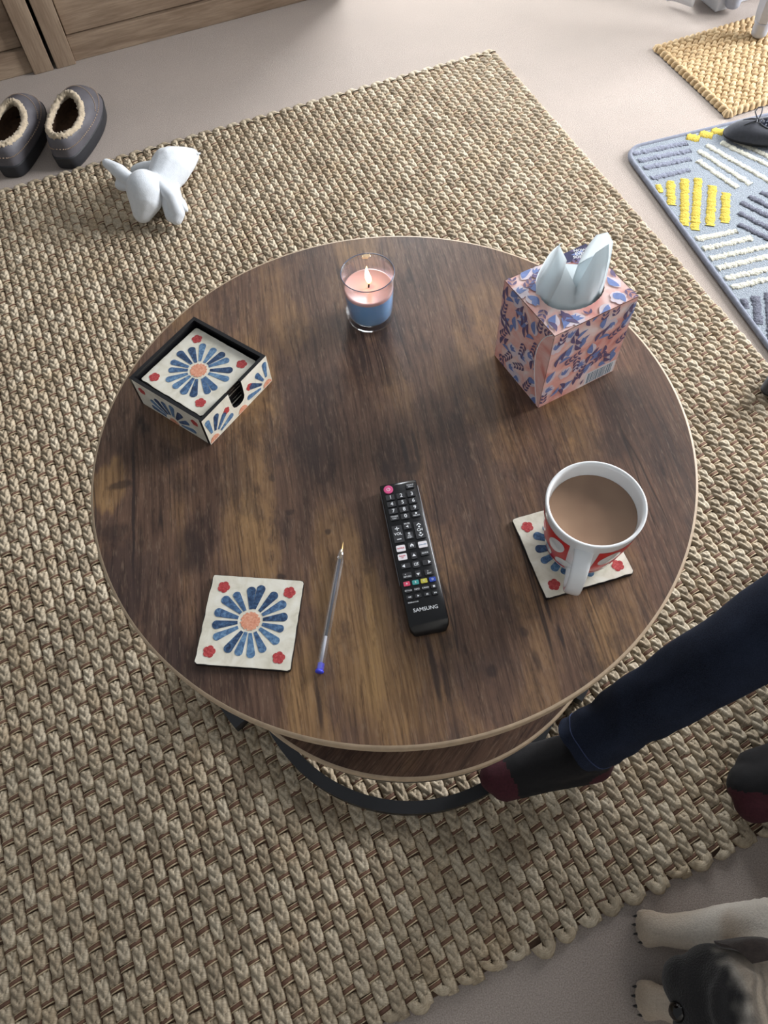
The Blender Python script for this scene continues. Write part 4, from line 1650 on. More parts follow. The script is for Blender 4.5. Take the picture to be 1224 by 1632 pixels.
v, f = xlathe([(0.0041, 0.003), (0.0041, PL - 0.024), (0.0036, PL - 0.020)], 6)
sharp_auto(obj('barrel', v, f, M['clear'], pen, smooth=False), 30)
v, f = xlathe([(0.0036, PL - 0.020), (0.0034, PL - 0.016), (0.0026, PL - 0.010), (0.0020, PL - 0.0095)], 16)
obj('nose_cone', v, f, M['clear'], pen)
v, f = xlathe([(0.0016, PL - 0.021), (0.0016, PL - 0.0105), (0.0012, PL - 0.008), (0.0005, PL - 0.0012), (0.0003, PL)], 12)
obj('brass_tip', v, f, M['brass'], pen)
v, f = xlathe([(0.0013, 0.038), (0.0013, PL - 0.021)], 12)
obj('ink_tube', v, f, M['ink'], pen)
v, f = xlathe([(0.0015, 0.008), (0.0015, 0.038)], 12)
obj('empty_tube', v, f, simple('tube_pale', rgb(206, 206, 214), 0.4), pen)
v, f = xlathe([(0.0038, -0.0005), (0.0044, 0.0002), (0.0044, 0.0018), (0.0034, 0.0022), (0.0034, 0.0095)], 16)
obj('end_plug', v, f, M['blue_plastic'], pen)

# ------------------------------------------------------------------ remote control
remote = empty('remote_control', (0.0363, 0.2767, TT), R(6.37))
tag(remote, 'black television remote control in the middle of the table', 'remote control')
M['gloss_black'] = simple('gloss_black', rgb(20, 20, 22), 0.22, var=0.1)
M['rubber'] = simple('button_rubber', rgb(36, 36, 40), 0.55, var=0.1)
M['key_pink'] = simple('key_pink', rgb(226, 84, 142), 0.5)
M['key_white'] = simple('key_white', rgb(226, 222, 226), 0.5, var=0.03)
M['key_red'] = simple('key_red', rgb(214, 72, 104), 0.5)
M['key_green'] = simple('key_green', rgb(66, 160, 158), 0.5)
M['key_yellow'] = simple('key_yellow', rgb(206, 198, 74), 0.5)
M['key_blue'] = simple('key_blue', rgb(44, 78, 186), 0.5)
M['ink_red'] = simple('print_red', rgb(206, 60, 84), 0.5)
M['ink_cyan'] = simple('print_cyan', rgb(60, 130, 168), 0.5)
RZ = 0.0165
# body: section swept along its length, the near end rolls down
secs = []
prof_len = [(-0.0095, 0.0055), (-0.0080, 0.0085), (-0.0050, 0.0118), (-0.0015, 0.0148), (0.0015, 0.0160), (0.006, RZ), (0.03, RZ), (0.12, RZ), (0.1625, RZ), (0.1655, RZ - 0.001), (0.1665, RZ - 0.003)]
for y, zt in prof_len:
    wv = 0.0207 if y > -0.004 else 0.0207 - (-0.004 - y) * 0.75
    z0 = 0.0012
    s = []
    for x, z in ((-wv + 0.003, z0), (wv - 0.003, z0), (wv - 0.0005, z0 + 0.002), (wv, zt * 0.6), (wv - 0.0003, zt - 0.0012), (wv - 0.0014, zt), (-wv + 0.0014, zt), (-wv + 0.0003, zt - 0.0012), (-wv, zt * 0.6), (-wv + 0.0005, z0 + 0.002)):
        s.append((x, y, z))
    secs.append(s)
v, f = loft(secs)
sharp_auto(obj('body', v, f, M['gloss_black'], remote, smooth=False), 50)
M['trim_grey'] = simple('trim_grey', rgb(120, 122, 128), 0.3, var=0.05)
for sx in (-1, 1):
    v, f = tube([(sx * 0.0208, 0.045, 0.0118), (sx * 0.0208, 0.160, 0.0118)], 0.0005, 6)
    obj('side_seam', v, f, M['trim_grey'], remote)
    v, f = tube([(sx * 0.0207, 0.045, 0.0096), (sx * 0.0207, 0.160, 0.0096)], 0.0004, 6)
    obj('side_seam', v, f, M['trim_grey'], remote)
_keys = {}


def key(x, y, w, hh, mat_, marks=(), hgt=0.0011, r=0.0008, name='button'):
    kk = (w, hh, mat_.name, r)
    if kk not in _keys:
        bm = bmesh.new()
        poly = rrect(w / 1000, hh / 1000, r, 3)
        v_, f_ = prism(poly, -0.0006, hgt)
        _keys[kk] = mk('button', v_, f_, mat_, smooth=False)
        bm.free()
    o = link(name, _keys[kk], remote, loc=(x / 1000, y / 1000, RZ))
    for body, size, dx, dy, m_ in marks:
        link('lettering', text_mesh(body, size / 1000, m_, bold=size * 0.000012), o, loc=(dx / 1000, dy / 1000, hgt + 0.00012))
    return o


W_ = M['ink_white']


def shape_mark(o, polys, m_=None):
    vs, fs = [], []
    for poly in polys:
        a, b = prism([(x / 1000, y / 1000) for x, y in poly], 0.0011, 0.00128)
        n0 = len(vs)
        vs += a
        fs += [tuple(i + n0 for i in q) for q in b]
    obj('symbol', vs, fs, m_ or W_, o, smooth=False)


def ring_poly(x, y, r0, r1, a0, a1, n=20):
    return [(x + r1 * math.cos(R(a0 + (a1 - a0) * k / n)), y + r1 * math.sin(R(a0 + (a1 - a0) * k / n))) for k in range(n + 1)] + \
           [(x + r0 * math.cos(R(a1 - (a1 - a0) * k / n)), y + r0 * math.sin(R(a1 - (a1 - a0) * k / n))) for k in range(n + 1)]


# power key
v, f = lathe([(0.0052, -0.0006), (0.0052, 0.0009), (0.0047, 0.0012)], 32, True, True)
pk = obj('power_button', v, f, M['key_pink'], remote, loc=(-0.0122, 0.1580, RZ), smooth=False)
pk['label'] = 'round pink power button'
shape_mark(pk, [ring_poly(0, 0, 1.5, 2.1, 125, 415), [(-0.3, 0.2), (0.3, 0.2), (0.3, 2.4), (-0.3, 2.4)]])
key(12.3, 158.0, 9.4, 6.0, M['rubber'], [('SOURCE', 2.0, 0, 1.2, W_), ('MENU', 2.0, 0, -1.2, W_)])
for i, d in enumerate('123456789'):
    key((-12.0, -0.1, 11.8)[i % 3], (147.6, 138.9, 130.1)[i // 3], 9.4, 6.6, M['rubber'], [(d, 6.2, 0.4, 0.1, W_)])
key(-11.9, 121.8, 9.4, 6.2, M['rubber'], [('TTX/MIX', 2.0, 0, 1.2, W_), ('SUBT.', 2.0, 0, -1.2, W_)])
key(-0.2, 121.4, 9.4, 6.6, M['rubber'], [('0', 6.2, 0.4, 0.1, W_)])
k_ = key(11.9, 121.4, 9.4, 6.2, M['rubber'], [('PRE-CH', 2.1, 0, -1.3, W_)])
shape_mark(k_, [[(1.1 * math.cos(2 * PI * q / 14), 1.4 + 1.1 * math.sin(2 * PI * q / 14)) for q in range(14)]])
k_ = key(-11.9, 101.5, 10.8, 20.5, M['rubber'], [('VOL', 4.4, 0, 0, W_)])
shape_mark(k_, [[(-2.3, 6.0), (2.3, 6.0), (2.3, 6.9), (-2.3, 6.9)], [(-0.45, 4.2), (0.45, 4.2), (0.45, 8.7), (-0.45, 8.7)], [(-2.3, -6.9), (2.3, -6.9), (2.3, -6.0), (-2.3, -6.0)]])
k_ = key(11.8, 102.0, 10.8, 20.5, M['rubber'], [('CH', 4.4, 0, 0, W_)])
shape_mark(k_, [[(-2.6, 6.0), (-1.9, 5.4), (0, 7.1), (1.9, 5.4), (2.6, 6.0), (0, 8.4)], [(-2.6, -6.0), (0, -8.4), (2.6, -6.0), (1.9, -5.4), (0, -7.1), (-1.9, -5.4)],
                [(1.1 * math.cos(2 * PI * q / 14), 3.9 + 1.1 * math.sin(2 * PI * q / 14)) for q in range(14)], [(1.1 * math.cos(2 * PI * q / 14), -3.9 + 1.1 * math.sin(2 * PI * q / 14)) for q in range(14)]])
k_ = key(-0.4, 109.6, 8.2, 8.2, M['rubber'], [('MUTE', 2.3, 0, 2.3, W_)])
shape_mark(k_, [[(-1.4, -1.5), (-0.5, -1.5), (0.9, -2.8), (0.9, 0.6), (-0.5, -0.5), (-1.4, -0.5)]])
k_ = key(-0.3, 97.6, 8.2, 8.2, M['rubber'], [('AD/', 2.2, 0, -0.4, W_), ('SUBT', 2.2, 0, -2.6, W_)])
shape_mark(k_, [ring_poly(0, 2.3, 0.5, 1.2, 0, 350)])
key(-12.2, 84.2, 9.6, 7.2, M['key_white'], [('NETFLIX', 2.0, 0, 0, M['ink_red'])], r=0.0012)
k_ = key(-0.2, 85.3, 8.0, 7.2, M['rubber'])
shape_mark(k_, [[(-1.8, -1.7), (-0.7, -1.7), (-0.7, -0.2), (0.7, -0.2), (0.7, -1.7), (1.8, -1.7), (1.8, 0.5), (0, 2.2), (-1.8, 0.5)]])
key(11.4, 84.3, 9.6, 7.2, M['key_white'], [('prime video', 1.6, 0, 0, M['ink_cyan'])], r=0.0012)
key(-12.4, 74.0, 9.6, 7.2, M['key_white'], [('Rakuten', 2.0, 0, 1.1, M['ink_red']), ('TV', 2.0, 0, -1.2, M['ink_red'])], r=0.0012)
key(11.7, 74.0, 9.2, 5.4, M['rubber'], [('GUIDE', 2.4, 0, 0, W_)])
k_ = key(-0.2, 73.2, 6.0, 7.6, M['rubber'])
shape_mark(k_, [[(-1.9, -0.8), (1.9, -0.8), (0, 2.2)]])
k_ = key(-0.2, 51.8, 6.0, 7.6, M['rubber'])
shape_mark(k_, [[(-1.9, 0.8), (0, -2.2), (1.9, 0.8)]])
k_ = key(-11.0, 63.2, 9.6, 5.6, M['rubber'])
shape_mark(k_, [[(-1.0, -1.9), (-1.0, 1.9), (-4.0, 0)]])
k_ = key(11.6, 63.0, 9.6, 5.6, M['rubber'])
shape_mark(k_, [[(1.2, -1.9), (4.2, 0), (1.2, 1.9)]])
k_ = key(0.0, 62.8, 7.8, 7.8, M['rubber'], r=0.002)
shape_mark(k_, [[(-2.2, -1.4), (2.2, -1.4), (2.2, -0.8), (-2.2, -0.8)], [(-2.2, -1.4), (-1.6, -1.4), (-1.6, 1.7), (-2.2, 1.7)], [(-2.2, 1.1), (0.6, 1.1), (0.6, 1.7), (-2.2, 1.7)],
                [(1.6, -1.4), (2.2, -1.4), (2.2, 0.4), (1.6, 0.4)], [(0.0, 0.0), (0.6, -0.5), (2.6, 1.7), (2.0, 2.1)]])
key(-11.6, 52.0, 9.4, 6.6, M['rubber'], [('RETURN', 2.1, 0, -1.4, W_), ('<', 2.6, -1.8, 1.2, W_)])
key(11.4, 51.6, 9.4, 6.6, M['rubber'], [('EXIT', 2.2, 0, -1.4, W_), ('o', 2.6, -1.2, 1.5, W_)])
for x, lt, mm in ((-13.9, 'A', 'key_red'), (-4.7, 'B', 'key_green'), (4.2, 'C', 'key_yellow'), (13.2, 'D', 'key_blue')):
    key(x, 42.9, 6.8, 4.9, M[mm], [(lt, 3.0, 0, 0, W_)])
for x, tx in ((-13.8, 'SETTING'), (-4.8, 'INFO'), (4.2, 'E-MAN')):
    key(x, 35.0, 6.4, 4.2, M['rubber'], [(tx, 1.9 if len(tx) > 5 else 2.3, 0, 0, W_)])
k_ = key(13.0, 35.0, 6.4, 4.2, M['rubber'])
shape_mark(k_, [[(-1.1, -1.1), (1.1, -1.1), (1.1, 1.1), (-1.1, 1.1)]])
k_ = key(-14.0, 27.7, 6.4, 4.2, M['rubber'])
shape_mark(k_, [[(0, -1.0), (0, 1.0), (-1.5, 0)], [(1.6, -1.0), (1.6, 1.0), (0.1, 0)]])
k_ = key(-4.9, 27.7, 6.4, 4.2, M['rubber'])
shape_mark(k_, [[(-0.9, -1.2), (1.1, 0), (-0.9, 1.2)]])
k_ = key(4.4, 27.7, 6.4, 4.2, M['rubber'])
shape_mark(k_, [[(-1.0, -1.0), (-0.25, -1.0), (-0.25, 1.0), (-1.0, 1.0)], [(0.25, -1.0), (1.0, -1.0), (1.0, 1.0), (0.25, 1.0)]])
k_ = key(13.1, 27.7, 6.4, 4.2, M['rubber'])
shape_mark(k_, [[(-1.5, -1.0), (0, 0), (-1.5, 1.0)], [(0.1, -1.0), (1.6, 0), (0.1, 1.0)]])
link('lettering', text_mesh('BN59-01315B', 1.9 / 1000, W_, bold=0.00003), remote, loc=(-0.0113, 0.0220, RZ + 0.0001))
link('lettering', text_mesh('SAMSUNG', 5.6 / 1000, W_, bold=0.00007), remote, loc=(-0.0003, 0.0128, RZ + 0.0001))

# ------------------------------------------------------------------ fleece-lined slippers
M['leather'] = simple('grey_leather', rgb(88, 86, 92), 0.55, var=0.18, scale=30, bump=0.15)
M['sole'] = simple('dark_rubber_sole', rgb(36, 37, 42), 0.6, var=0.12)
M['thread'] = simple('tan_thread', rgb(160, 140, 122), 0.8)
M['fleece'] = simple('cream_fleece', rgb(190, 174, 150), 1.0, var=0.22, scale=160, bump=0.9, sheen=0.3)
M['insole'] = simple('brown_insole', rgb(84, 62, 46), 1.0, var=0.25, scale=120, bump=0.6)


def shoe_outline(L, w_heel, w_ball, n, heel_pow=0.8):
    pts = []
    for k in range(n):
        a = 2 * PI * k / n
        y = L / 2 + L / 2 * math.copysign(abs(math.sin(a)) ** 0.92, math.sin(a))
        t = y / L
        w = w_heel + (w_ball - w_heel) * (0.5 - 0.5 * math.cos(PI * min(1, t / 0.68)))
        e = 0.80 if math.sin(a) > 0 else heel_pow
        pts.append((w * math.copysign(abs(math.cos(a)) ** e, math.cos(a)), y))
    return pts


def slipper(loc, rz, label, mirror=1):
    root = empty('slipper', loc, rz)
    tag(root, label, 'slipper', 'pair of fleece-lined slippers')
    n = 64
    L = 0.255
    B = shoe_outline(L, 0.043, 0.054, n, 0.5)
    O = [(0.0395 * math.cos(2 * PI * k / n) - mirror * 0.003 * math.sin(2 * PI * k / n), 0.084 + 0.072 * math.sin(2 * PI * k / n)) for k in range(n)]
    zO = [0.082 + 0.018 * max(0, math.sin(2 * PI * k / n)) ** 1.5 - 0.004 * abs(math.cos(2 * PI * k / n)) for k in range(n)]
    # sole
    rings = []
    for z, s in ((0.0, 0.93), (0.004, 0.98), (0.016, 1.0), (0.030, 1.03), (0.034, 1.02)):
        rings.append([(x * s, L / 2 + (y - L / 2) * (1 + (s - 1) * 0.5), z + 0.004 * (y / L) ** 3) for x, y in B])
    v, f = loft(rings)
    obj('sole', v, f, M['sole'], root)
    # upper
    rings = []
    for j in range(13):
        t = j / 12
        ring = []
        for k in range(n):
            q = t ** 1.15
            x = B[k][0] * (1 - q) + O[k][0] * q + B[k][0] * 0.10 * math.sin(PI * t) 
            y = B[k][1] * (1 - q) + O[k][1] * q + (0.006 if B[k][1] > L * 0.6 else -0.002) * math.sin(PI * t)
            z = 0.030 + (zO[k] - 0.030) * (1 - (1 - t) ** 1.9)
            ring.append((x, y, z))
        rings.append(ring)
    v, f = loft(rings, (False, False))
    obj('upper', v, f, M['leather'], root)
    up_r = rings

    def at(k, t):
        j = min(11, int(t * 12))
        a, b = Vector(up_r[j][k]), Vector(up_r[j + 1][k])
        return a.lerp(b, t * 12 - j)
    # stitched seams: around the base and across the vamp
    def seam(ks, ts, name):
        vs, fs = [], []
        pts = [at(k % n, t) for k, t in zip(ks, ts)]
        path = []
        for i in range(len(pts) - 1):
            for q in range(3):
                path.append(pts[i].lerp(pts[i + 1], q / 3))
        for i in range(0, len(path) - 1, 2):
            d = (path[i] - Vector((0, 0.12, 0.03))).normalized() * 0.0008
            a_, b_ = tube([path[i] + d, path[i + 1] + d], 0.0014, 5)
            o_ = len(vs)
            vs.extend(a_)
            fs.extend(tuple(x + o_ for x in q) for q in b_)
        s = obj(name, vs, fs, M['thread'], root)
        s['kind'] = 'stuff'
    seam(range(0, n + 1), [0.30] * (n + 1), 'base_stitching')
    vamp_k = list(range(2, 31))
    seam(vamp_k, [0.42 + 0.30 * math.sin(PI * (i / 28)) for i in range(29)], 'vamp_stitching')
    # fleece collar
    path, rad = [], []
    rr = np.random.default_rng(5 if mirror > 0 else 6)
    N2 = 128
    vs, fs = [], []
    SG = 14
    for i in range(N2):
        a = 2 * PI * i / N2
        c = Vector((0.0380 * math.cos(a) - mirror * 0.003 * math.sin(a), 0.084 + 0.070 * math.sin(a), 0.081 + 0.018 * max(0, math.sin(a)) ** 1.5 - 0.004 * abs(math.cos(a))))
        out = Vector((math.cos(a), math.sin(a) * 0.6, 0)).normalized()
        for k in range(SG):
            b = 2 * PI * k / SG
            d = 0.0074 + 0.0042 * mnoise.noise(Vector((math.cos(a) * 14, math.sin(a) * 14, b * 2.0 + mirror * 9))) + rr.normal(0, 0.0006)
            vs.append(c + out * math.cos(b) * d + Vector((0, 0, 1)) * math.sin(b) * d)
    for i in range(N2):
        j = (i + 1) % N2
        for k in range(SG):
            k2 = (k + 1) % SG
            fs.append((i * SG + k, i * SG + k2, j * SG + k2, j * SG + k))
    obj('fleece_collar', vs, fs, M['fleece'], root)
    # lining and insole
    rings = []
    for t in (0, 0.15, 0.35, 0.6, 0.85, 1.0):
        rings.append([(O[k][0] * (1.0 + 0.10 * math.sin(PI * t)), O[k][1] + (0.05 * t if O[k][1] > 0.11 else 0.0), zO[k] * (1 - t) + 0.036 * t) for k in range(n)])
    v, f = loft(rings, (False, True))
    obj('lining', v, f, [M['fleece'], M['insole']], root, midx=[0] * (n * 2) + [1] * (n * 3) + [1])
    return root


slipper((-0.7075, 1.6930, 0.0005), R(-9), 'right-hand grey leather slipper of the fleece-lined pair, nearer the plush toy', 1)
slipper((-0.8390, 1.6760, 0.0005), R(-5), 'left-hand grey leather slipper of the fleece-lined pair, cut by the picture edge', -1)

# ------------------------------------------------------------------ white plush toy
toy = empty('plush_toy', (-0.46, 1.53, 0.005))
tag(toy, 'white plush dog toy flopped on the rug near the slippers', 'soft toy')
ox, oy = -0.46, 1.53


def pl(x, y, z):
    return (x - ox, y - oy, z)


me = blob_mesh('body', [
    ('e', pl(-0.478, 1.497, 0.066), (0.042, 0.044, 0.048), None),
    ('c', [(pl(-0.478, 1.487, 0.060), 0.040), (pl(-0.492, 1.466, 0.034), 0.023)]),
    ('c', [(pl(-0.455, 1.530, 0.052), 0.032), (pl(-0.430, 1.585, 0.058), 0.046), (pl(-0.405, 1.625, 0.046), 0.030), (pl(-0.388, 1.648, 0.040), 0.017)]),
    ('c', [(pl(-0.445, 1.560, 0.040), 0.030), (pl(-0.430, 1.515, 0.034), 0.024), (pl(-0.420, 1.498, 0.028), 0.020)]),
    ('c', [(pl(-0.460, 1.605, 0.038), 0.026), (pl(-0.505, 1.618, 0.032), 0.020), (pl(-0.522, 1.620, 0.030), 0.015)]),
], M['plush'], voxel=0.0035, smooth_it=8)
link('body', me, toy)
me = blob_mesh('ear', [('c', [(pl(-0.508, 1.520, 0.078), 0.015), (pl(-0.535, 1.545, 0.086), 0.017), (pl(-0.565, 1.572, 0.090), 0.011)]),
                       ('c', [(pl(-0.512, 1.518, 0.066), 0.013), (pl(-0.540, 1.532, 0.062), 0.013)])], M['plush'], 0.003, 5)
link('ear', me, toy)
me = blob_mesh('ear', [('c', [(pl(-0.440, 1.498, 0.074), 0.015), (pl(-0.420, 1.478, 0.062), 0.016), (pl(-0.410, 1.455, 0.036), 0.016), (pl(-0.416, 1.447, 0.026), 0.014)]),
                       ('c', [(pl(-0.436, 1.480, 0.050), 0.012), (pl(-0.428, 1.455, 0.028), 0.014)])], M['plush'], 0.003, 5)
link('ear', me, toy)
me = blob_mesh('paw', [('c', [(pl(-0.432, 1.520, 0.026), 0.016), (pl(-0.412, 1.500, 0.024), 0.015), (pl(-0.398, 1.482, 0.020), 0.006)])], M['plush'], 0.003, 4)
link('paw', me, toy)
v, f = tube([pl(-0.392, 1.642, 0.046), pl(-0.378, 1.640, 0.050), pl(-0.366, 1.642, 0.048)], [0.004, 0.003, 0.002], 8)
obj('tail', v, f, M['plush'], toy)

# ------------------------------------------------------------------ charcoal ballet flats
M['felt'] = simple('charcoal_felt', rgb(66, 68, 76), 0.95, var=0.12, scale=200, bump=0.4, sheen=0.2)
M['flat_sole'] = simple('flat_sole', rgb(28, 28, 32), 0.7)
n_ = NT('dotted_lining')
vo = n_.n('ShaderNodeTexVoronoi')
n_.l(n_.coord(), vo.inputs['Vector'])
vo.inputs['Scale'].default_value = 130.0
vo.inputs['Randomness'].default_value = 0.15
n_.base(n_.mix(n_.maprange(vo.outputs['Distance'], 0.28, 0.34, 1.0, 0.0), rgb(62, 66, 82), rgb(214, 220, 232)))
n_.rough(0.8)
M['dots'] = n_.mat


def ballet_flat(loc, rz, label):
    root = empty('ballet_flat', loc, rz)
    tag(root, label, 'shoe', 'pair of charcoal ballet flats')
    n, L = 56, 0.235
    B = shoe_outline(L, 0.029, 0.040, n)
    O = [(0.0285 * math.cos(2 * PI * k / n), 0.090 + 0.077 * math.sin(2 * PI * k / n)) for k in range(n)]
    zO = [0.042 + 0.012 * max(0, -math.sin(2 * PI * k / n)) - 0.010 * abs(math.cos(2 * PI * k / n)) for k in range(n)]
    rings = [[(x * s, L / 2 + (y - L / 2) * s, z) for x, y in B] for z, s in ((0.0, 0.95), (0.003, 1.0), (0.007, 1.0))]
    v, f = loft(rings)
    obj('sole', v, f, M['flat_sole'], root)
    rings = []
    for j in range(11):
        t = j / 10
        q = t ** 1.2
        rings.append([(B[k][0] * (1 - q) + O[k][0] * q + B[k][0] * 0.10 * math.sin(PI * t), B[k][1] * (1 - q) + O[k][1] * q, 0.006 + (zO[k] - 0.006) * (1 - (1 - t) ** 2.0)) for k in range(n)])
    v, f = loft(rings, (False, False))
    obj('upper', v, f, M['felt'], root)
    v, f = tube([(O[k][0], O[k][1], zO[k]) for k in range(n)], 0.0022, 8, closed=True)
    obj('piping', v, f, M['felt'], root)
    rings = [[(O[k][0] * (1.0 + 0.12 * math.sin(PI * t)), O[k][1], zO[k] * (1 - t) + 0.009 * t) for k in range(n)] for t in (0, 0.25, 0.5, 0.75, 1)]
    v, f = loft(rings, (False, True))
    obj('lining', v, f, M['dots'], root)
    bow = empty('bow', (0, 0.168, 0.043))
    bow.parent = root
    for sx, sc in ((1, 1.0), (-1, 0.8)):
        v, f = tube([(0, 0, 0), (sx * 0.010, -0.004, 0.010 * sc), (sx * 0.024, -0.006, 0.016 * sc), (sx * 0.028, 0.002, 0.012 * sc), (sx * 0.020, 0.008, 0.006), (0, 0.002, 0)], 0.0014, 7)
        obj('loop', v, f, M['felt'], bow)
        v, f = tube([(0, 0, 0.001), (sx * 0.006, 0.014, -0.002), (sx * 0.010, 0.030, -0.009)], 0.0014, 7)
        obj('tail', v, f, M['felt'], bow)
    v, f = lathe([(0.0, -0.003), (0.0035, -0.002), (0.0042, 0.0005), (0.003, 0.003), (0.0, 0.0036)], 12, False, False)
    obj('knot', v, f, M['felt'], bow)
    return root


ballet_flat((1.104, 1.568, 0.0138), R(78), 'charcoal ballet flat with a bow standing on the striped doormat')
ballet_flat((0.7300, 0.8530, 0.0130), R(-72), 'charcoal ballet flat on the jute rug, cut by the right picture edge')

# ------------------------------------------------------------------ sofa beyond the right edge and the person sitting on it
M['sofa'] = simple('sofa_fabric', rgb(120, 112, 104), 0.95, var=0.1, scale=150, bump=0.3)
sofa = empty('sofa', (1.28, -0.25, 0.0))  # unseen sofa, added to support the sitter and shade the pug
tag(sofa, 'added upholstered sofa beyond the right picture edge, seating the person and shading the pug', 'sofa')
box('base', (-0.40, 0.45, -0.72, 0.72, 0.06, 0.27), M['sofa'], sofa, bevel=0.03, seg=4)
for k in range(2):
    box('seat_cushion', (-0.44, 0.24, -0.715 + 0.72 * k, -0.005 + 0.72 * k, 0.272, 0.385), M['sofa'], sofa, bevel=0.035, seg=4)
box('backrest', (0.25, 0.48, -0.72, 0.72, 0.272, 0.82), M['sofa'], sofa, bevel=0.06, seg=4)
for sy in (-1, 1):  # high arms added to keep window light off the pug and near floor
    box('shade_arm', (-0.42, 0.46, sy * 0.80 - 0.075, sy * 0.80 + 0.075, 0.06, 0.60), M['sofa'], sofa, bevel=0.05, seg=4)
for sx in (-1, 1):
    for sy in (-1, 1):
        v, f = lathe([(0.018, 0.0005), (0.026, 0.062)], 16, True, True)
        obj('foot', v, f, M['black'], sofa, loc=(0.06 + sx * 0.34, sy * 0.74, 0))

person = empty('person', (0.62, 0.22, 0.0))
tag(person, 'seated person in dark jeans and black socks with burgundy toes', 'person')
px0, py0 = 0.62, 0.22


def limb(path, radii, n_around, seed, wr=0.0085):
    P = [np.array(p) - np.array((px0, py0, 0)) for p in path]
    Q = cat_rom([np.append(p, r) for p, r in zip(P, radii)], 9)
    rings = []
    up = Vector((0, 0, 1))
    tot = len(Q)
    for i, q in enumerate(Q):
        a, b = Q[max(i - 1, 0)][:3], Q[min(i + 1, tot - 1)][:3]
        t = Vector(b - a).normalized()
        s = t.cross(up).normalized()
        u2 = s.cross(t).normalized()
        ring = []
        for k in range(n_around):
            th = 2 * PI * k / n_around
            d = s * math.cos(th) + u2 * math.sin(th)
            pt = Vector(q[:3]) + d * q[3]
            fade = max(0.25, 1 - i / (tot * 0.55))
            w = mnoise.noise(Vector((pt.x * 26 + seed, pt.y * 34, pt.z * 26))) + 0.8 * mnoise.noise(Vector((i * 0.30 + seed, th * 1.1, 3)))
            ring.append(pt + d * w * wr * fade)
        rings.append(ring)
    return rings


jr = limb([(0.243, 0.212, 0.112), (0.290, 0.232, 0.155), (0.345, 0.254, 0.205), (0.451, 0.294, 0.300), (0.575, 0.338, 0.415), (0.74, 0.385, 0.463), (1.05, 0.42, 0.480)],
          [0.0405, 0.0425, 0.0460, 0.0530, 0.0640, 0.0720, 0.085], 36, 1.3)
parts = [loft(jr, (False, True))]
inner = [[p + (Vector((sum(q.x for q in r) / len(r), sum(q.y for q in r) / len(r), sum(q.z for q in r) / len(r))) - p) * 0.06 for p in r] for r in jr[:6]]
parts.append(loft([jr[0]] + inner, (False, False)))
jr2 = limb([(0.735, 0.185, 0.130), (0.745, 0.190, 0.22), (0.755, 0.200, 0.33), (0.765, 0.205, 0.445), (0.90, 0.21, 0.470), (1.10, 0.22, 0.490)],
           [0.0425, 0.046, 0.053, 0.066, 0.074, 0.088], 36, 7.7)
parts.append(loft(jr2, (False, True)))
v, f = merge(*parts)
obj('jeans', v, f, M['denim'], person)
# hem stitching round the visible cuff and the side seam
hem = [Vector(p) for p in jr[3]]
cen = sum(hem, Vector()) / len(hem)
v, f = tube([p + (p - cen).normalized() * 0.0004 for p in hem], 0.0008, 5, closed=True)
obj('hem_stitching', v, f, M['stitch'], person)
kk = 28
v, f = tube([r[kk] + Vector((0, 0, 0.0002)) for r in jr[4:40]], 0.0009, 5)
obj('side_seam', v, f, M['stitch'], person)


def sock(pts, toe_pt, heel_pt, toe_r, heel_r):
    me = blob_mesh('sock', [('c', [((p[0] - px0, p[1] - py0, p[2]), r) for p, r in ch]) for ch in pts], [M['sock'], M['burgundy']], 0.004, 6)
    tp, hp_ = Vector(toe_pt) - Vector((px0, py0, 0)), Vector(heel_pt) - Vector((px0, py0, 0))
    mi = []
    for p in me.polygons:
        c = p.center
        mi.append(1 if (c - tp).length < toe_r or (c - hp_).length < heel_r else 0)
    me.polygons.foreach_set('material_index', mi)
    return link('sock', me, person)


sock([[((0.255, 0.216, 0.122), 0.026), ((0.264, 0.212, 0.096), 0.030), ((0.274, 0.209, 0.056), 0.031)],
      [((0.262, 0.212, 0.082), 0.032), ((0.215, 0.205, 0.074), 0.033), ((0.165, 0.197, 0.067), 0.031), ((0.128, 0.190, 0.062), 0.024)],
      [((0.272, 0.200, 0.050), 0.028), ((0.200, 0.190, 0.058), 0.026), ((0.140, 0.178, 0.062), 0.023)],
      [((0.170, 0.212, 0.062), 0.026), ((0.135, 0.203, 0.062), 0.022)]],
     (0.100, 0.175, 0.055), (0.285, 0.190, 0.040), 0.060, 0.036)
sock([[((0.735, 0.187, 0.160), 0.034), ((0.735, 0.186, 0.10), 0.035), ((0.737, 0.186, 0.050), 0.034)],
      [((0.720, 0.190, 0.078), 0.038), ((0.640, 0.180, 0.070), 0.040), ((0.570, 0.168, 0.058), 0.039), ((0.483, 0.155, 0.048), 0.032)],
      [((0.62, 0.150, 0.048), 0.032), ((0.484, 0.132, 0.043), 0.028)], [((0.62, 0.200, 0.050), 0.032), ((0.500, 0.178, 0.044), 0.028)]],
     (0.475, 0.085, 0.020), (0.760, 0.186, 0.030), 0.078, 0.036)

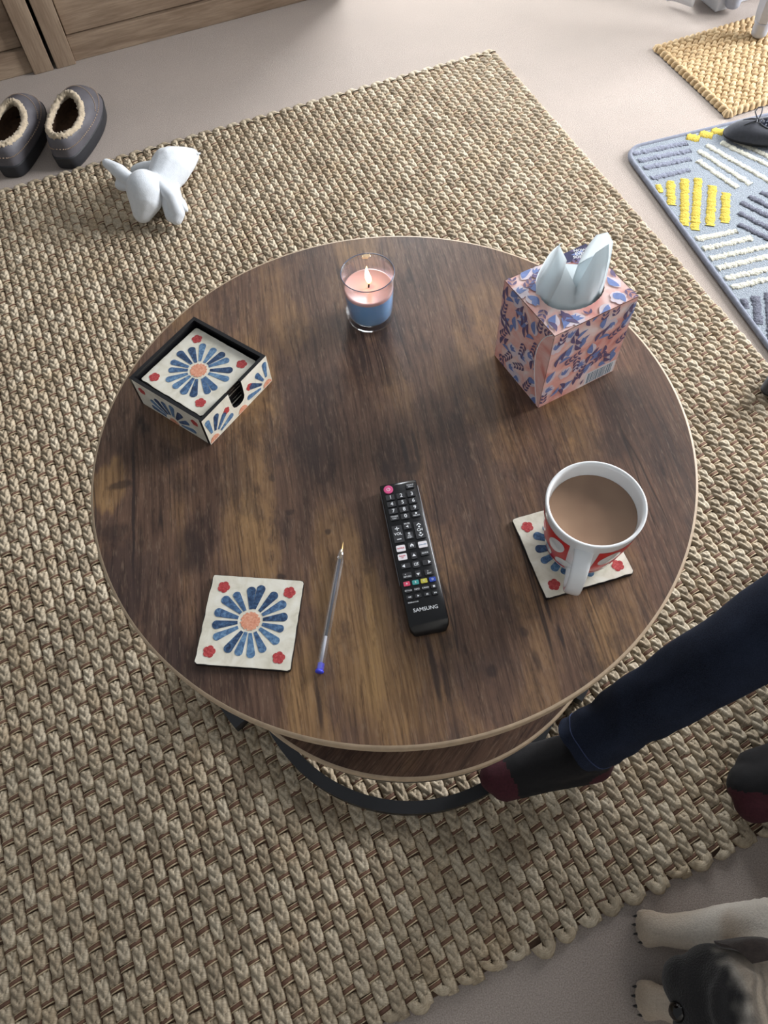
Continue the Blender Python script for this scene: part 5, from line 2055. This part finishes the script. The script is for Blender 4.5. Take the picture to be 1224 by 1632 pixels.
# ------------------------------------------------------------------ pug lying on the carpet
n_ = NT('pug_fur')
vc = n_.n('ShaderNodeAttribute', attribute_name='coat').outputs['Color']
fz = n_.noise(n_.coord(), 420.0, 3.0, 0.7)
n_.base(n_.mix(n_.maprange(fz, 0.3, 0.7, 0.0, 0.45), vc, n_.mix(1.0, vc, (0.45, 0.42, 0.40, 1), 'MULTIPLY')))
n_.rough(0.95)
n_.b.inputs['Sheen Weight'].default_value = 0.25
n_.bump(fz, 0.7, 0.003)
M['fur'] = n_.mat
M['claw'] = simple('dark_claw', rgb(24, 20, 20), 0.4)
M['eye'] = simple('dark_eye', rgb(14, 10, 9), 0.08)
dx, dy = 0.45, -0.08
dog = empty('pug', (dx, dy, 0.0))
tag(dog, 'cream pug with a black face lying on the carpet', 'dog')


def dg(x, y, z):
    return (x - dx, y - dy, z)


balls = [
    ('e', dg(0.362, -0.094, 0.140), (0.056, 0.064, 0.054), None),
    ('e', dg(0.322, -0.092, 0.130), (0.034, 0.056, 0.036), None),
    ('e', dg(0.309, -0.068, 0.122), (0.024, 0.030, 0.028), None),
    ('e', dg(0.309, -0.118, 0.122), (0.024, 0.030, 0.028), None),
    ('e', dg(0.345, -0.052, 0.128), (0.034, 0.024, 0.034), None),
    ('e', dg(0.345, -0.136, 0.128), (0.034, 0.024, 0.034), None),
    # brow wrinkles
    ('c', [(dg(0.345, -0.060, 0.176), 0.012), (dg(0.330, -0.078, 0.176), 0.012), (dg(0.326, -0.094, 0.174), 0.011), (dg(0.330, -0.110, 0.176), 0.012), (dg(0.345, -0.128, 0.176), 0.012)]),
    ('c', [(dg(0.362, -0.064, 0.186), 0.011), (dg(0.352, -0.080, 0.189), 0.011), (dg(0.350, -0.094, 0.189), 0.010), (dg(0.352, -0.108, 0.189), 0.011), (dg(0.362, -0.124, 0.186), 0.011)]),
    # neck, chest, trunk
    ('c', [(dg(0.385, -0.088, 0.130), 0.056), (dg(0.435, -0.080, 0.125), 0.070), (dg(0.500, -0.085, 0.112), 0.088), (dg(0.580, -0.10, 0.105), 0.090), (dg(0.640, -0.11, 0.098), 0.084)]),
    # forelegs stretched out in front
    ('c', [(dg(0.435, -0.030, 0.110), 0.046), (dg(0.405, -0.020, 0.060), 0.034), (dg(0.366, -0.017, 0.032), 0.025), (dg(0.335, -0.014, 0.024), 0.021), (dg(0.316, -0.010, 0.021), 0.021)]),
    ('c', [(dg(0.435, -0.140, 0.100), 0.044), (dg(0.390, -0.130, 0.048), 0.030), (dg(0.340, -0.108, 0.028), 0.023), (dg(0.312, -0.094, 0.022), 0.020), (dg(0.297, -0.090, 0.020), 0.019)]),
    # hind leg folded at the side
    ('e', dg(0.63, -0.03, 0.07), (0.075, 0.045, 0.065), None),
]
for px_, py_ in ((0.316, -0.010), (0.297, -0.090)):
    for k, oy_ in enumerate((-0.015, -0.005, 0.006, 0.016)):
        balls.append(('c', [(dg(px_, py_ + oy_ * 0.8, 0.016), 0.0105), (dg(px_ - 0.017 + abs(oy_) * 0.4, py_ + oy_, 0.0125), 0.0088)]))
me = blob_mesh('body', balls, M['fur'], 0.0038, 4)
nV = len(me.vertices)
co = np.empty(nV * 3, dtype=np.float32)
me.vertices.foreach_get('co', co)
co = co.reshape(-1, 3) + np.array([dx, dy, 0])


def sm(x, a, b):
    t = np.clip((x - a) / (b - a), 0, 1)
    return t * t * (3 - 2 * t)


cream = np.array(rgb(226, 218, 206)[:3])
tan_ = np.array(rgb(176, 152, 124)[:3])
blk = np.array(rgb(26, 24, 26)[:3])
jit = np.array([mnoise.noise(Vector((float(p[0]) * 60, float(p[1]) * 60, float(p[2]) * 60))) for p in co])
x_, y_, z_ = co[:, 0], co[:, 1], co[:, 2]
head = sm(z_, 0.075, 0.095) * (1 - sm(x_, 0.385, 0.405))
mask_ = head * (1 - sm(x_ + jit * 0.020, 0.336, 0.372))
# dark creases around the eyes and between the brow folds
crease = np.zeros(nV)
for fx, fk, fw in ((0.3385, 10, 0.005), (0.3590, 8, 0.004), (0.3740, 6, 0.003)):
    d = np.abs((x_ + jit * 0.003 - fx) - fk * (y_ + 0.094) ** 2)
    crease = np.maximum(crease, head * (1 - sm(d, fw * 0.3, fw * 1.4)) * (1 - sm(np.abs(y_ + 0.094), 0.025, 0.05)))
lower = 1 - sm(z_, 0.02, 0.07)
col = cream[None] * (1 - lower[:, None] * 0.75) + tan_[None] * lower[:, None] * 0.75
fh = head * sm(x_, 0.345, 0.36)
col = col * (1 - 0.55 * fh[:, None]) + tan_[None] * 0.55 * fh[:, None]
w = np.clip(np.maximum(mask_, crease * 0.5), 0, 1)[:, None]
col = col * (1 - w) + blk[None] * w
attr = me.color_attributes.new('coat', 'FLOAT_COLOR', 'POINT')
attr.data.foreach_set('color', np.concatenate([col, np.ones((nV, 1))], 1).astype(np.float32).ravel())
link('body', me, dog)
M['ear_fur'] = simple('ear_fur', rgb(58, 48, 44), 0.95, var=0.3, scale=150, bump=0.6, sheen=0.3)
for sy in (1, -1):
    # folded button ears
    yb = -0.094 + sy * 0.050
    o = sheet('ear', [
        [(0.405 - dx, yb - dy - sy * 0.006, 0.180), (0.390 - dx, yb - dy - sy * 0.004, 0.190), (0.372 - dx, yb - dy - sy * 0.006, 0.184)],
        [(0.400 - dx, yb - dy + sy * 0.010, 0.182), (0.380 - dx, yb - dy + sy * 0.012, 0.186), (0.362 - dx, yb - dy + sy * 0.006, 0.178)],
        [(0.384 - dx, yb - dy + sy * 0.015, 0.170), (0.366 - dx, yb - dy + sy * 0.013, 0.168), (0.350 - dx, yb - dy + sy * 0.010, 0.162)],
        [(0.362 - dx, yb - dy + sy * 0.014, 0.156), (0.354 - dx, yb - dy + sy * 0.013, 0.154), (0.348 - dx, yb - dy + sy * 0.013, 0.148)]], 6, 6, 0.005, dog)
    o.data.materials.clear()
    o.data.materials.append(M['ear_fur'])
    v, f = lathe([(0.0, -0.0075), (0.005, -0.0055), (0.0075, 0.0), (0.005, 0.0055), (0.0, 0.0075)], 16, False, False)
    obj('eye', v, f, M['eye'], dog, loc=dg(0.331, -0.094 + sy * 0.040, 0.1440))
v, f = lathe([(0.0, -0.007), (0.009, -0.004), (0.011, 0.001), (0.007, 0.006), (0.0, 0.007)], 16, False, False)
obj('nose', v, f, M['eye'], dog, loc=dg(0.289, -0.093, 0.141), rot=(0, R(-60), 0))
for px_, py_ in ((0.316, -0.010), (0.297, -0.090)):
    for oy_ in (-0.015, -0.005, 0.006, 0.016):
        p0 = Vector(dg(px_ - 0.023 + abs(oy_) * 0.4, py_ + oy_, 0.014))
        v, f = tube([p0, p0 + Vector((-0.0030, 0, -0.003)), p0 + Vector((-0.0045, 0, -0.0085))], [0.0022, 0.0016, 0.0006], 7)
        obj('claw', v, f, M['claw'], dog)
